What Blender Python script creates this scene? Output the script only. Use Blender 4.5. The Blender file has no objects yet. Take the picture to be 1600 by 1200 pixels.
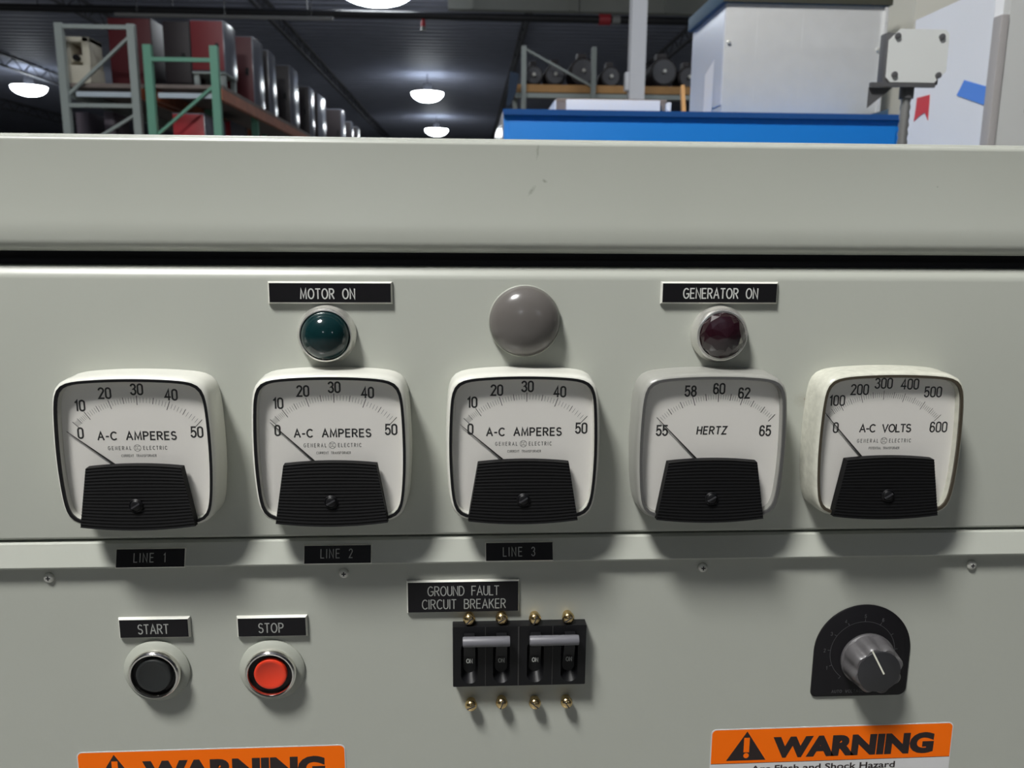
import bpy, bmesh, math, random
from mathutils import Vector, Matrix

# ------------------------------------------------------------------ camera, world, exposure
SC = bpy.context.scene
COL = SC.collection
random.seed(4)
F_PX = 1280.0                                     # focal length in pixels of the 1600 x 1200 frame
PITCH, YAW, ROLL = math.radians(11.0), math.radians(3.1), 0.0072
CAM = Vector((0.0, -0.54, 1.45))                  # the control panel's face is the plane y = 0
_fw = Vector((math.sin(YAW) * math.cos(PITCH), math.cos(YAW) * math.cos(PITCH), -math.sin(PITCH)))
_r0 = Vector((math.cos(YAW), -math.sin(YAW), 0.0))
_u0 = _r0.cross(_fw)
_rt = _r0 * math.cos(ROLL) + _u0 * math.sin(ROLL)
_up = _u0 * math.cos(ROLL) - _r0 * math.sin(ROLL)
cd = bpy.data.cameras.new('camera')
cd.sensor_width = 36.0
cd.lens = 36.0 * F_PX / 1600.0
cd.clip_start, cd.clip_end = 0.02, 300.0
cd.dof.use_dof = True
cd.dof.focus_distance = 0.56
cd.dof.aperture_fstop = 14.0
cam = bpy.data.objects.new('camera', cd)
COL.objects.link(cam)
M3 = Matrix((_rt, _up, -_fw)).transposed()
cam.matrix_world = Matrix.Translation(CAM) @ M3.to_4x4()
SC.camera = cam

W = bpy.data.worlds.new('hall_ambient')
SC.world = W
W.use_nodes = True
W.node_tree.nodes['Background'].inputs[0].default_value = (0.75, 0.85, 1.0, 1)
W.node_tree.nodes['Background'].inputs[1].default_value = 0.05
SC.view_settings.view_transform = 'Standard'
SC.view_settings.look = 'None'
SC.view_settings.gamma = 1.0
SC.view_settings.use_curve_mapping = False
SC.view_settings.exposure = 0.0
LAMP_POWER = 27.0                                 # radiance of the ordinary high-bay lamps
KEY_POWER = 150.0                                 # radiance of the strong lamp over the near aisle, behind the camera


def at(px, py, y):
    """world (x, z) where the sight line through a photo pixel meets the plane at distance y"""
    d = _fw * F_PX + _rt * (px - 800.0) - _up * (py - 600.0)
    t = (y - CAM.y) / d.y
    return CAM.x + d.x * t, CAM.z + d.z * t


# ------------------------------------------------------------------ materials
def mat(name, col, rough=0.5, metal=0.0, spec=0.5, bump=0.0, bscale=300.0, vary=0.0, vscale=8.0, coat=0.0,
        emit=None, power=0.0):
    m = bpy.data.materials.new(name)
    m.use_nodes = True
    nt = m.node_tree
    b = nt.nodes['Principled BSDF']
    b.inputs['Base Color'].default_value = (*col, 1)
    b.inputs['Roughness'].default_value = rough
    b.inputs['Metallic'].default_value = metal
    b.inputs['Specular IOR Level'].default_value = spec
    b.inputs['Coat Weight'].default_value = coat
    b.inputs['Coat Roughness'].default_value = 0.05
    tc = nt.nodes.new('ShaderNodeTexCoord')
    if vary:
        n = nt.nodes.new('ShaderNodeTexNoise')
        n.inputs['Scale'].default_value = vscale
        n.inputs['Detail'].default_value = 5
        nt.links.new(tc.outputs['Object'], n.inputs['Vector'])
        r = nt.nodes.new('ShaderNodeMix')
        r.data_type = 'RGBA'
        r.inputs[6].default_value = (*[max(0, c * (1 - vary)) for c in col], 1)
        r.inputs[7].default_value = (*[min(1, c * (1 + vary)) for c in col], 1)
        nt.links.new(n.outputs['Fac'], r.inputs[0])
        nt.links.new(r.outputs[2], b.inputs['Base Color'])
    if bump:
        n2 = nt.nodes.new('ShaderNodeTexNoise')
        n2.inputs['Scale'].default_value = bscale
        n2.inputs['Detail'].default_value = 2
        nt.links.new(tc.outputs['Object'], n2.inputs['Vector'])
        bp = nt.nodes.new('ShaderNodeBump')
        bp.inputs['Strength'].default_value = bump
        bp.inputs['Distance'].default_value = 0.0005
        nt.links.new(n2.outputs['Fac'], bp.inputs['Height'])
        nt.links.new(bp.outputs[0], b.inputs['Normal'])
    if emit:
        b.inputs['Emission Color'].default_value = (*emit, 1)
        b.inputs['Emission Strength'].default_value = power
    return m


def stains(m, spots, col):
    """small marks with a shape of their own: list of (x, z, rx, rz, angle, strength) in the object's metres"""
    nt = m.node_tree
    b = nt.nodes['Principled BSDF']
    tc = nt.nodes.new('ShaderNodeTexCoord')
    nz = nt.nodes.new('ShaderNodeTexNoise')
    nz.inputs['Scale'].default_value = 420
    nt.links.new(tc.outputs['Object'], nz.inputs['Vector'])
    src = b.inputs['Base Color'].links[0].from_socket if b.inputs['Base Color'].links else None
    for (x, z, rx, rz, ang, stren) in spots:
        mp = nt.nodes.new('ShaderNodeMapping')
        mp.vector_type = 'TEXTURE'
        mp.inputs['Location'].default_value = (x, 0, z)
        mp.inputs['Rotation'].default_value = (0, ang, 0)
        mp.inputs['Scale'].default_value = (rx, 10.0, rz)
        nt.links.new(tc.outputs['Object'], mp.inputs['Vector'])
        ln = nt.nodes.new('ShaderNodeVectorMath')
        ln.operation = 'LENGTH'
        nt.links.new(mp.outputs[0], ln.inputs[0])
        ad = nt.nodes.new('ShaderNodeMath')
        ad.operation = 'MULTIPLY_ADD'
        nt.links.new(nz.outputs['Fac'], ad.inputs[0])
        ad.inputs[1].default_value = 1.2
        nt.links.new(ln.outputs['Value'], ad.inputs[2])
        mr = nt.nodes.new('ShaderNodeMapRange')
        mr.inputs['From Min'].default_value = 0.6
        mr.inputs['From Max'].default_value = 1.7
        mr.inputs['To Min'].default_value = stren
        mr.inputs['To Max'].default_value = 0.0
        nt.links.new(ad.outputs[0], mr.inputs['Value'])
        mx = nt.nodes.new('ShaderNodeMix')
        mx.data_type = 'RGBA'
        nt.links.new(mr.outputs[0], mx.inputs[0])
        if src:
            nt.links.new(src, mx.inputs[6])
        else:
            mx.inputs[6].default_value = b.inputs['Base Color'].default_value[:]
        mx.inputs[7].default_value = (*col, 1)
        src = mx.outputs[2]
    nt.links.new(src, b.inputs['Base Color'])


def clear_pane(name, tint=(1, 1, 1), gloss=0.9):
    m = bpy.data.materials.new(name)
    m.use_nodes = True
    nt = m.node_tree
    nt.nodes.remove(nt.nodes['Principled BSDF'])
    out = nt.nodes['Material Output']
    tr = nt.nodes.new('ShaderNodeBsdfTransparent')
    tr.inputs[0].default_value = (*tint, 1)
    gl = nt.nodes.new('ShaderNodeBsdfGlossy')
    gl.inputs['Roughness'].default_value = 0.06
    lw = nt.nodes.new('ShaderNodeLayerWeight')
    lw.inputs[0].default_value = 0.5
    pw = nt.nodes.new('ShaderNodeMath')
    pw.operation = 'POWER'
    pw.inputs[1].default_value = 4.0
    nt.links.new(lw.outputs['Facing'], pw.inputs[0])
    fr = nt.nodes.new('ShaderNodeMath')
    fr.operation = 'MULTIPLY_ADD'
    fr.inputs[1].default_value = 0.6
    fr.inputs[2].default_value = 0.03
    nt.links.new(pw.outputs[0], fr.inputs[0])
    mx = nt.nodes.new('ShaderNodeMixShader')
    nt.links.new(fr.outputs[0], mx.inputs[0])
    nt.links.new(tr.outputs[0], mx.inputs[1])
    nt.links.new(gl.outputs[0], mx.inputs[2])
    nt.links.new(mx.outputs[0], out.inputs[0])
    return m


PAINT = (0.425, 0.440, 0.392)
m_paint = mat('grey_enamel', PAINT, 0.36, spec=0.5, bump=0.10, bscale=260, vary=0.03, vscale=14)
m_door = mat('grey_enamel_door', PAINT, 0.36, spec=0.5, bump=0.10, bscale=260, vary=0.03, vscale=14)
m_hood = mat('grey_enamel_hood', PAINT, 0.30, spec=0.5, bump=0.06, bscale=260, vary=0.03, vscale=14)
m_dark = mat('dark_interior', (0.035, 0.035, 0.040), 0.6)
m_black = mat('black_plastic', (0.006, 0.006, 0.007), 0.42, spec=0.3)
m_ribbed = mat('black_ribbed_plastic', (0.005, 0.005, 0.0055), 0.55, spec=0.14)
m_blackface = mat('black_laminate', (0.008, 0.0075, 0.009), 0.42, spec=0.25)
m_white_core = mat('white_laminate_core', (0.72, 0.72, 0.66), 0.4)
m_engrave = mat('engraved_white', (0.62, 0.63, 0.60), 0.6)
m_engrave2 = mat('engraved_dull_white', (0.34, 0.35, 0.33), 0.6)
m_case = mat('pale_meter_case', (0.66, 0.66, 0.60), 0.25, spec=0.6)
m_case_grey = mat('grey_meter_case', (0.31, 0.31, 0.285), 0.28, spec=0.6)
m_case_worn = mat('worn_cream_meter_case', (0.57, 0.57, 0.49), 0.26, vary=0.25, vscale=160, bump=0.5, bscale=300)
m_gasket_grey = mat('grey_gasket', (0.09, 0.09, 0.088), 0.3)
m_gasket_brown = mat('brown_gasket', (0.055, 0.045, 0.03), 0.4)
m_dial = mat('white_dial', (0.86, 0.84, 0.79), 0.5)
m_ink = mat('black_ink', (0.012, 0.012, 0.012), 0.6)
m_ink_fine = mat('grey_fine_ink', (0.17, 0.17, 0.16), 0.6)
m_brown_ink = mat('brown_ink', (0.07, 0.05, 0.022), 0.6)
m_needle = mat('needle_black', (0.014, 0.014, 0.014), 0.5)
m_window = clear_pane('meter_window')
m_alu = mat('satin_aluminium', (0.80, 0.79, 0.75), 0.27, metal=0.78, bump=0.05, bscale=500)
m_chrome = mat('chrome', (0.82, 0.80, 0.76), 0.10, metal=1.0)
m_flange = mat('grey_green_flange', (0.37, 0.385, 0.335), 0.5)
m_green_lens = mat('dark_green_lens', (0.004, 0.022, 0.024), 0.12, spec=0.45, coat=0.1)
m_purple_lens = mat('dark_purple_lens', (0.016, 0.004, 0.007), 0.07, spec=1.0)
m_grey_cap = mat('grey_plastic_cap', (0.125, 0.115, 0.108), 0.2, spec=0.5)
m_red_btn = mat('red_button', (0.72, 0.045, 0.016), 0.38)
m_black_btn = mat('black_button', (0.016, 0.018, 0.018), 0.42)
m_brass = mat('brass', (0.80, 0.60, 0.30), 0.20, metal=1.0)
m_tie = mat('grey_handle_tie', (0.14, 0.14, 0.155), 0.45)
m_seam = mat('worn_black_edge', (0.035, 0.034, 0.034), 0.5)
m_knob = mat('satin_black_knob', (0.022, 0.022, 0.025), 0.34, spec=0.7)
m_knob_skirt = mat('knob_flutes_glare', (0.085, 0.082, 0.085), 0.40, spec=0.7, bump=0.3, bscale=220)  # greyer than the cap, the glare on the sides put into the colour
m_steel = mat('zinc_screw', (0.66, 0.66, 0.61), 0.28, metal=0.35)
m_orange = mat('orange_label', (0.98, 0.165, 0.003), 0.6, spec=0.15)
m_label_white = mat('white_label', (0.66, 0.66, 0.66), 0.42)
m_label_ink = mat('label_black', (0.018, 0.010, 0.010), 0.5)

m_lamp = mat('lamp_bowl', (0.9, 0.9, 0.9), 0.4, emit=(0.90, 0.955, 1.0), power=LAMP_POWER)
m_lamp_top = mat('lamp_top_diffuser', (0.9, 0.9, 0.9), 0.4, emit=(0.80, 0.90, 1.0), power=7.0)
m_lamp_near = mat('near_lamp_bowl', (0.9, 0.9, 0.9), 0.4, emit=(1.0, 0.99, 0.965), power=KEY_POWER)
m_housing = mat('lamp_housing', (0.06, 0.06, 0.07), 0.5)
m_deck = mat('roof_deck', (0.33, 0.345, 0.42), 0.6, vary=0.15, vscale=1.5)
m_joist = mat('joist_grey', (0.10, 0.10, 0.11), 0.6)
m_soffit = mat('pale_soffit', (0.34, 0.35, 0.31), 0.7, vary=0.1, vscale=2)
m_wall = mat('hall_wall', (0.34, 0.34, 0.34), 0.7, vary=0.1, vscale=1)
m_floor = mat('concrete_floor', (0.22, 0.22, 0.21), 0.35, vary=0.2, vscale=0.8)
m_pipe = mat('black_pipe', (0.014, 0.014, 0.016), 0.5)
m_greypipe = mat('grey_pipe', (0.30, 0.30, 0.29), 0.5)
m_red = mat('red_cabinet', (0.46, 0.035, 0.045), 0.45, vary=0.1, vscale=3)
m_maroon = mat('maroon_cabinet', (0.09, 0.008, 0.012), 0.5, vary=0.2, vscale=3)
m_maroon_lit = mat('maroon_cabinet_lit', (0.19, 0.02, 0.025), 0.5, vary=0.15, vscale=3)  # lighter copy of the maroon, light on one cabinet put into the colour
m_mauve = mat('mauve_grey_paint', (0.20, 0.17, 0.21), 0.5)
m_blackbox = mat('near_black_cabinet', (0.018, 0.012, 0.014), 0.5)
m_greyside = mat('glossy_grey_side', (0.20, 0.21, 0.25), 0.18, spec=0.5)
m_rack_grey = mat('grey_rack_steel', (0.34, 0.38, 0.36), 0.42)
m_rack_green = mat('green_rack_steel', (0.16, 0.38, 0.27), 0.42)
m_beam_pale = mat('pale_blue_beam', (0.55, 0.62, 0.68), 0.4)
m_orange_beam = mat('orange_beam', (0.42, 0.13, 0.06), 0.45, vary=0.5, vscale=6)
m_wood = mat('weathered_wood', (0.22, 0.18, 0.16), 0.8, vary=0.25, vscale=6)
m_pine = mat('pine_board', (0.50, 0.27, 0.10), 0.7, vary=0.25, vscale=5)
m_machine = mat('cream_machine', (0.62, 0.58, 0.47), 0.5, vary=0.06)
m_blue = mat('bright_blue_paint', (0.010, 0.205, 0.66), 0.45, spec=0.3, vary=0.04)
m_blue_edge = mat('blue_edge', (0.008, 0.075, 0.27), 0.4)
m_white_side = mat('white_side_panel', (0.72, 0.72, 0.74), 0.18, metal=0.5)
m_galv = mat('galvanised_sheet', (0.73, 0.735, 0.725), 0.36, metal=0.25, vary=0.06, vscale=20)
m_galv_lit = mat('lit_galvanised_sheet', (0.80, 0.84, 0.93), 0.24, metal=0.3)  # paler and bluer, the reflection of the lamps put into the colour
m_lid = mat('slate_blue_lid', (0.06, 0.105, 0.15), 0.6, vary=0.1)
m_lidfront = mat('dark_olive_edge', (0.05, 0.05, 0.035), 0.6)
m_paper = mat('white_paper', (0.78, 0.78, 0.80), 0.6)
m_jbox = mat('grey_cover_plate', (0.80, 0.82, 0.80), 0.35, metal=0.15)
m_jbox_dark = mat('dark_steel_box', (0.10, 0.10, 0.105), 0.5)
m_flex = mat('flexible_conduit', (0.36, 0.36, 0.35), 0.35, metal=0.6)
m_whitecab = mat('pale_grey_cabinet', (0.80, 0.82, 0.86), 0.42, vary=0.03)
m_whitefront = mat('grey_door_paint', (0.50, 0.51, 0.50), 0.45, vary=0.03)
m_flangecab = mat('mauve_grey_flange', (0.36, 0.345, 0.34), 0.5)
m_cream = mat('cream_wall', (0.60, 0.59, 0.52), 0.6)
m_bluetape = mat('blue_tape', (0.10, 0.27, 0.78), 0.6)
m_redtape = mat('red_tape', (0.62, 0.05, 0.06), 0.5)
m_column = mat('white_column', (0.82, 0.82, 0.85), 0.6)
m_tarp = mat('navy_tarp', (0.02, 0.04, 0.08), 0.7)


# ------------------------------------------------------------------ mesh helpers
class MB:
    def __init__(self):
        self.bm = bmesh.new()

    def face(self, pts):
        try:
            return self.bm.faces.new([self.bm.verts.new(p) for p in pts])
        except ValueError:
            return None

    def box(self, x0, x1, y0, y1, z0, z1, bev=0.0):
        b2 = bmesh.new()
        bmesh.ops.create_cube(b2, size=1.0)
        for v in b2.verts:
            v.co = Vector(((x0 + x1) / 2 + v.co.x * (x1 - x0), (y0 + y1) / 2 + v.co.y * (y1 - y0), (z0 + z1) / 2 + v.co.z * (z1 - z0)))
        if bev:
            bmesh.ops.bevel(b2, geom=list(b2.edges), offset=bev, segments=2, affect='EDGES', profile=0.6)
        self.merge(b2)
        return self

    def merge(self, b2, M=None):
        vm = {}
        for v in b2.verts:
            vm[v] = self.bm.verts.new(M @ v.co if M else v.co)
        for f in b2.faces:
            nf = self.bm.faces.new([vm[v] for v in f.verts])
            nf.smooth = f.smooth
        b2.free()

    def bar(self, a, b, w, h=None, up=(0, 0, 1)):
        """rectangular bar from a to b, w wide and h high"""
        a, b = Vector(a), Vector(b)
        h = h or w
        d = (b - a).normalized()
        u = Vector(up)
        if abs(d.dot(u)) > 0.98:
            u = Vector((0, 1, 0))
        s = d.cross(u).normalized()
        u = s.cross(d)
        r = []
        for p in (a, b):
            r.append([self.bm.verts.new(p + s * sx * w / 2 + u * sz * h / 2) for sx, sz in ((-1, -1), (1, -1), (1, 1), (-1, 1))])
        for k in range(4):
            self.bm.faces.new((r[0][k], r[0][(k + 1) % 4], r[1][(k + 1) % 4], r[1][k]))
        self.bm.faces.new(r[0][::-1])
        self.bm.faces.new(r[1])
        return self

    def tube(self, pts, rad, seg=12, radii=None):
        pts = [Vector(p) for p in pts]
        rings = []
        for i, p in enumerate(pts):
            d = (pts[min(i + 1, len(pts) - 1)] - pts[max(i - 1, 0)]).normalized()
            u = Vector((0, 0, 1)) if abs(d.z) < 0.9 else Vector((0, 1, 0))
            s = d.cross(u).normalized()
            u = s.cross(d)
            r = radii[i] if radii else rad
            rings.append([self.bm.verts.new(p + (s * math.cos(2 * math.pi * k / seg) + u * math.sin(2 * math.pi * k / seg)) * r) for k in range(seg)])
        self.rings(rings, True)
        self.bm.faces.new(rings[0][::-1])
        self.bm.faces.new(rings[-1])
        return self

    def rings(self, rings, smooth=True):
        for a, b in zip(rings, rings[1:]):
            n = len(a)
            for k in range(n):
                f = self.bm.faces.new((a[k], a[(k + 1) % n], b[(k + 1) % n], b[k]))
                f.smooth = smooth

    def loops(self, loops, smooth=True, cap0=False, cap1=True):
        """loops of (x, z) point lists with a height each, the height counted outward (towards -y)"""
        rs = [[self.bm.verts.new((x, -h, z)) for (x, z) in lp] for lp, h in loops]
        self.rings(rs, smooth)
        if cap0:
            self.bm.faces.new(rs[0][::-1])
        if cap1:
            self.bm.faces.new(rs[-1])
        return self

    def lathe(self, prof, cx=0.0, cz=0.0, seg=48, cap0=False, cap1=True, smooth=True, wob=None):
        """turned shape standing out of the panel: (radius, height) pairs"""
        rs = []
        for r, h in prof:
            ring = []
            for k in range(seg):
                a = 2 * math.pi * k / seg
                rr = r * (wob(a, h) if wob else 1.0)
                ring.append(self.bm.verts.new((cx + rr * math.cos(a), -h, cz + rr * math.sin(a))))
            rs.append(ring)
        self.rings(rs, smooth)
        if cap0:
            self.bm.faces.new(rs[0][::-1])
        if cap1:
            f = self.bm.faces.new(rs[-1])
        return self

    def profile(self, prof, x0, x1, n=1, smooth=False):
        """(y, z) outline drawn along x"""
        rs = [[self.bm.verts.new((x0 + (x1 - x0) * i / n, y, z)) for (y, z) in prof] for i in range(n + 1)]
        for a, b in zip(rs, rs[1:]):
            for k in range(len(prof) - 1):
                f = self.bm.faces.new((a[k], a[k + 1], b[k + 1], b[k]))
                f.smooth = smooth
        return self

    def build(self, name, m, parent=None, loc=None, recalc=True, sharp=40):
        if recalc:
            bmesh.ops.recalc_face_normals(self.bm, faces=self.bm.faces[:])
        me = bpy.data.meshes.new(name)
        self.bm.to_mesh(me)
        self.bm.free()
        me.materials.append(m)
        try:
            me.set_sharp_from_angle(angle=math.radians(sharp))
        except Exception:
            pass
        o = bpy.data.objects.new(name, me)
        COL.objects.link(o)
        if parent:
            o.parent = parent
        if loc:
            o.location = loc
        return o


def tag(o, label=None, cat=None, group=None, kind=None):
    if label: o['label'] = label
    if cat: o['category'] = cat
    if group: o['group'] = group
    if kind: o['kind'] = kind
    return o


def empty(name, loc, label, cat, group=None, rot=(0, 0, 0)):
    o = bpy.data.objects.new(name, None)
    o.empty_display_size = 0.02
    COL.objects.link(o)
    o.location = loc
    o.rotation_euler = rot
    return tag(o, label, cat, group)


def copy_tree(o, parent=None):
    c = o.copy()
    COL.objects.link(c)
    c.parent = parent
    for ch in list(o.children):
        copy_tree(ch, c)
    return c


# ------------------------------------------------------------------ lettering: a stroke alphabet
def arc(cx, cy, rx, ry, a0, a1, n=10):
    return [(cx + rx * math.cos(math.radians(a0 + (a1 - a0) * i / n)), cy + ry * math.sin(math.radians(a0 + (a1 - a0) * i / n))) for i in range(n + 1)]


def _oval(w, h=1.0, y=0.0):
    return arc(w / 2, y + h / 2, w / 2, h / 2, 90, 450, 24)


GL = {
    'A': ([[(0, 0), (.33, 1), (.66, 0)], [(.13, .34), (.53, .34)]], .66),
    'B': ([[(0, 0), (0, 1), (.28, 1)] + arc(.28, .77, .25, .23, 90, -90) + [(0, .54)], [(.28, .54)] + arc(.28, .27, .29, .27, 90, -90) + [(0, 0)]], .57),
    'C': ([arc(.36, .5, .36, .5, 48, 312, 18)], .62),
    'D': ([[(0, 0), (0, 1), (.22, 1)] + arc(.22, .5, .38, .5, 90, -90, 14) + [(0, 0)]], .60),
    'E': ([[(.48, 0), (0, 0), (0, 1), (.48, 1)], [(0, .52), (.42, .52)]], .50),
    'F': ([[(0, 0), (0, 1), (.48, 1)], [(0, .52), (.40, .52)]], .48),
    'G': ([arc(.36, .5, .36, .5, 50, 330, 18) + [(.68, .46), (.40, .46)]], .68),
    'H': ([[(0, 0), (0, 1)], [(.56, 0), (.56, 1)], [(0, .52), (.56, .52)]], .56),
    'I': ([[(0, 0), (0, 1)]], 0.02),
    'K': ([[(0, 0), (0, 1)], [(.52, 1), (0, .40)], [(.18, .60), (.56, 0)]], .56),
    'L': ([[(0, 1), (0, 0), (.44, 0)]], .44),
    'M': ([[(0, 0), (.06, 1), (.36, .12), (.66, 1), (.72, 0)]], .72),
    'N': ([[(0, 0), (0, 1), (.56, 0), (.56, 1)]], .56),
    'O': ([_oval(.70)], .70),
    'P': ([[(0, 0), (0, 1), (.27, 1)] + arc(.27, .74, .26, .26, 90, -90) + [(0, .48)]], .54),
    'R': ([[(0, 0), (0, 1), (.27, 1)] + arc(.27, .75, .26, .25, 90, -90) + [(0, .50)], [(.24, .50), (.55, 0)]], .56),
    'S': ([arc(.26, .755, .24, .245, 35, 250, 12) + arc(.26, .26, .26, .26, 75, -150, 12)], .52),
    'T': ([[(0, 1), (.54, 1)], [(.27, 1), (.27, 0)]], .54),
    'U': ([[(0, 1), (0, .28)] + arc(.27, .28, .27, .28, 180, 360) + [(.54, 1)]], .54),
    'V': ([[(0, 1), (.32, 0), (.64, 1)]], .64),
    'Z': ([[(0, 1), (.52, 1), (0, 0), (.54, 0)]], .54),
    '0': ([[(.44, .70)] + arc(.22, .78, .22, .22, 0, 180) + arc(.22, .22, .22, .22, 180, 360) + [(.44, .78)]], .44),
    '1': ([[(.02, .80), (.18, .98), (.18, 0)]], .22),
    '2': ([arc(.22, .76, .22, .24, 165, -20, 10) + [(0, 0), (.45, 0)]], .45),
    '3': ([arc(.21, .765, .21, .235, 160, -80, 10) + arc(.21, .27, .23, .27, 80, -160, 10)], .44),
    '4': ([[(.34, 0), (.34, 1), (0, .28), (.47, .28)]], .47),
    '5': ([[(.42, 1), (.06, 1), (.03, .52)] + arc(.21, .32, .23, .32, 130, -155, 12)], .44),
    '6': ([[(.40, .82)] + arc(.22, .78, .19, .22, 40, 180, 8) + [(.0, .30)], _oval(.44, .58)], .44),
    '8': ([_oval(.38, .46, .54), _oval(.44, .54)], .44),
    '-': ([[(0, .42), (.26, .42)]], .26),
    ' ': ([], .62),
}
GL['8'] = ([[(x + .03, y) for x, y in _oval(.38, .46, .54)], _oval(.44, .54)], .44)


def ribbon(mb, pts, w, y):
    pts = [p for i, p in enumerate(pts) if i == 0 or (abs(p[0] - pts[i - 1][0]) + abs(p[1] - pts[i - 1][1])) > 1e-9]
    n = len(pts)
    closed = n > 3 and abs(pts[0][0] - pts[-1][0]) < 1e-7 and abs(pts[0][1] - pts[-1][1]) < 1e-7
    P = [Vector(p) for p in pts]
    L, R = [], []
    for i in range(n):
        a = P[i - 1] if i > 0 else (P[n - 2] if closed else None)
        b = P[i + 1] if i < n - 1 else (P[1] if closed else None)
        d1 = (P[i] - a).normalized() if a is not None and (P[i] - a).length > 1e-9 else None
        d2 = (b - P[i]).normalized() if b is not None and (b - P[i]).length > 1e-9 else None
        d1 = d1 or d2
        d2 = d2 or d1
        if d1 is None:
            return
        n1, n2 = Vector((-d1.y, d1.x)), Vector((-d2.y, d2.x))
        m = n1 + n2
        m = n1 if m.length < 1e-6 else m.normalized()
        k = min(1.0 / max(0.28, m.dot(n1)), 2.4) * w / 2
        p = P[i].copy()
        if not closed and i == 0: p -= d2 * w * 0.3
        if not closed and i == n - 1: p += d1 * w * 0.3
        L.append(p + m * k)
        R.append(p - m * k)
    vl = [mb.bm.verts.new((p.x, y, p.y)) for p in L]
    vr = [mb.bm.verts.new((p.x, y, p.y)) for p in R]
    for i in range(n - 1):
        mb.bm.faces.new((vl[i], vr[i], vr[i + 1], vl[i + 1]))


def write(mb, s, cx, cz, h, weight, y, width=None, sx=1.0, gap=0.20, slant=0.0):
    adv = []
    for i, c in enumerate(s):
        adv.append(GL[c][1] * sx)
    total = sum(adv) + gap * (len(s) - 1)
    if width is not None:                      # open the gaps so that the line has the wanted width
        g = gap if len(s) < 2 else (width / h - sum(adv)) / (len(s) - 1)
        if g < 0.10:
            k = (width / h - 0.12 * (len(s) - 1)) / sum(adv)
            sx *= k
            adv = [a * k for a in adv]
            g = 0.12
        gap = g
        total = sum(adv) + gap * (len(s) - 1)
    x = cx - total * h / 2
    dy = 0.0
    for c, a in zip(s, adv):
        for pl in GL[c][0]:
            dy += 2e-6
            pts = [(x + (px * sx + slant * py) * h, cz - h / 2 + py * h) for px, py in pl]
            ribbon(mb, pts, weight, y - (dy % 4e-5))
        x += a * h + gap * h
    return mb


def type_mesh(mb, s, cx, cz, h, width, y, bold=0.0, slant=0.0):
    """ordinary printed type, as flat faces"""
    cu = bpy.data.curves.new('type', 'FONT')
    cu.body = s
    cu.size = 1.0
    cu.offset = bold
    cu.resolution_u = 4
    ob = bpy.data.objects.new('type', cu)
    COL.objects.link(ob)
    dg = bpy.context.evaluated_depsgraph_get()
    me = bpy.data.meshes.new_from_object(ob.evaluated_get(dg))
    bpy.data.objects.remove(ob)
    bpy.data.curves.remove(cu)
    xs = [v.co.x for v in me.vertices]
    ys = [v.co.y for v in me.vertices]
    x0, x1 = min(xs), max(xs)
    y0, y1 = min(ys), max(ys)
    vs = []
    for v in me.vertices:
        fx = (v.co.x - (x0 + x1) / 2) / (x1 - x0) * width
        fz = (v.co.y - (y0 + y1) / 2) / (y1 - y0) * h
        vs.append(mb.bm.verts.new((cx + fx + slant * fz, y, cz + fz)))
    for p in me.polygons:
        try:
            mb.bm.faces.new([vs[i] for i in p.vertices])
        except ValueError:
            pass
    bpy.data.meshes.remove(me)
    return mb


def rrect(x0, x1, z0, z1, r, n=6):
    p = []
    for cx, cz, a in ((x1 - r, z1 - r, 0), (x0 + r, z1 - r, 90), (x0 + r, z0 + r, 180), (x1 - r, z0 + r, 270)):
        p += arc(cx, cz, r, r, a, a + 90, n)
    return p


MM = 0.001
FLOOR = 0.0
# ================================================================== the hall
ROOF = 7.15
def struct(o, label=None):
    o['kind'] = 'structure'
    return o


struct(MB().box(-30, 24, -34, 62, -0.2, FLOOR).build('floor', m_floor))
for nm, b in (('wall_back', (-30, 24, 62, 62.3, 0, ROOF + .5)), ('wall_front', (-30, 24, -34.3, -34, 0, ROOF + .5)),
              ('wall_left', (-30.3, -30, -34, 62, 0, ROOF + .5)), ('wall_right', (24, 24.3, -34, 62, 0, ROOF + .5))):
    struct(MB().box(*b).build(nm, m_wall))
# corrugated roof deck: ribs running across the hall
prof = []
yy = -34.0
while yy < 62:
    prof += [(yy, ROOF), (yy + .20, ROOF), (yy + .25, ROOF + .09), (yy + .42, ROOF + .09), (yy + .47, ROOF)]
    yy += .47
mb = MB().profile(prof, -30, 24)
mb.box(-30, 24, -34, 62, ROOF + .2, ROOF + .3)
struct(mb.build('ceiling', m_deck, recalc=False))
# open-web joists running the length of the hall
for i, x in enumerate((-22.0, -16.0, -10.0, -5.2, 1.6, 6.4, 11.2, 16.0)):
    mb = MB()
    z0, z1 = 6.72, 7.10
    mb.bar((x, -33.9, z1), (x, 61.9, z1), .10, .06).bar((x, -33.9, z0), (x, 61.9, z0), .10, .06)
    y = -33.9
    while y < 61:
        mb.bar((x, y, z1), (x, y + .6, z0), .03).bar((x, y + .6, z0), (x, y + 1.2, z1), .03)
        y += 1.2
    struct(mb.build('trim_%d' % (i + 1), m_joist))
# pale soffit panel over the far aisle, right
xa, za = at(1000, 18, 18.3)
mb = MB().box(at(700, 18, 18.3)[0], 15, 18.3, 18.5, at(1100, 22, 18.3)[1], ROOF - 0.02)
for k in range(7):
    xk = at(700, 18, 18.3)[0] + .5 + k * 2.1
    mb.box(xk, xk + .06, 18.24, 18.3, at(1100, 22, 18.3)[1], ROOF - 0.02)
struct(mb.build('trim_9', m_soffit))


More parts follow.
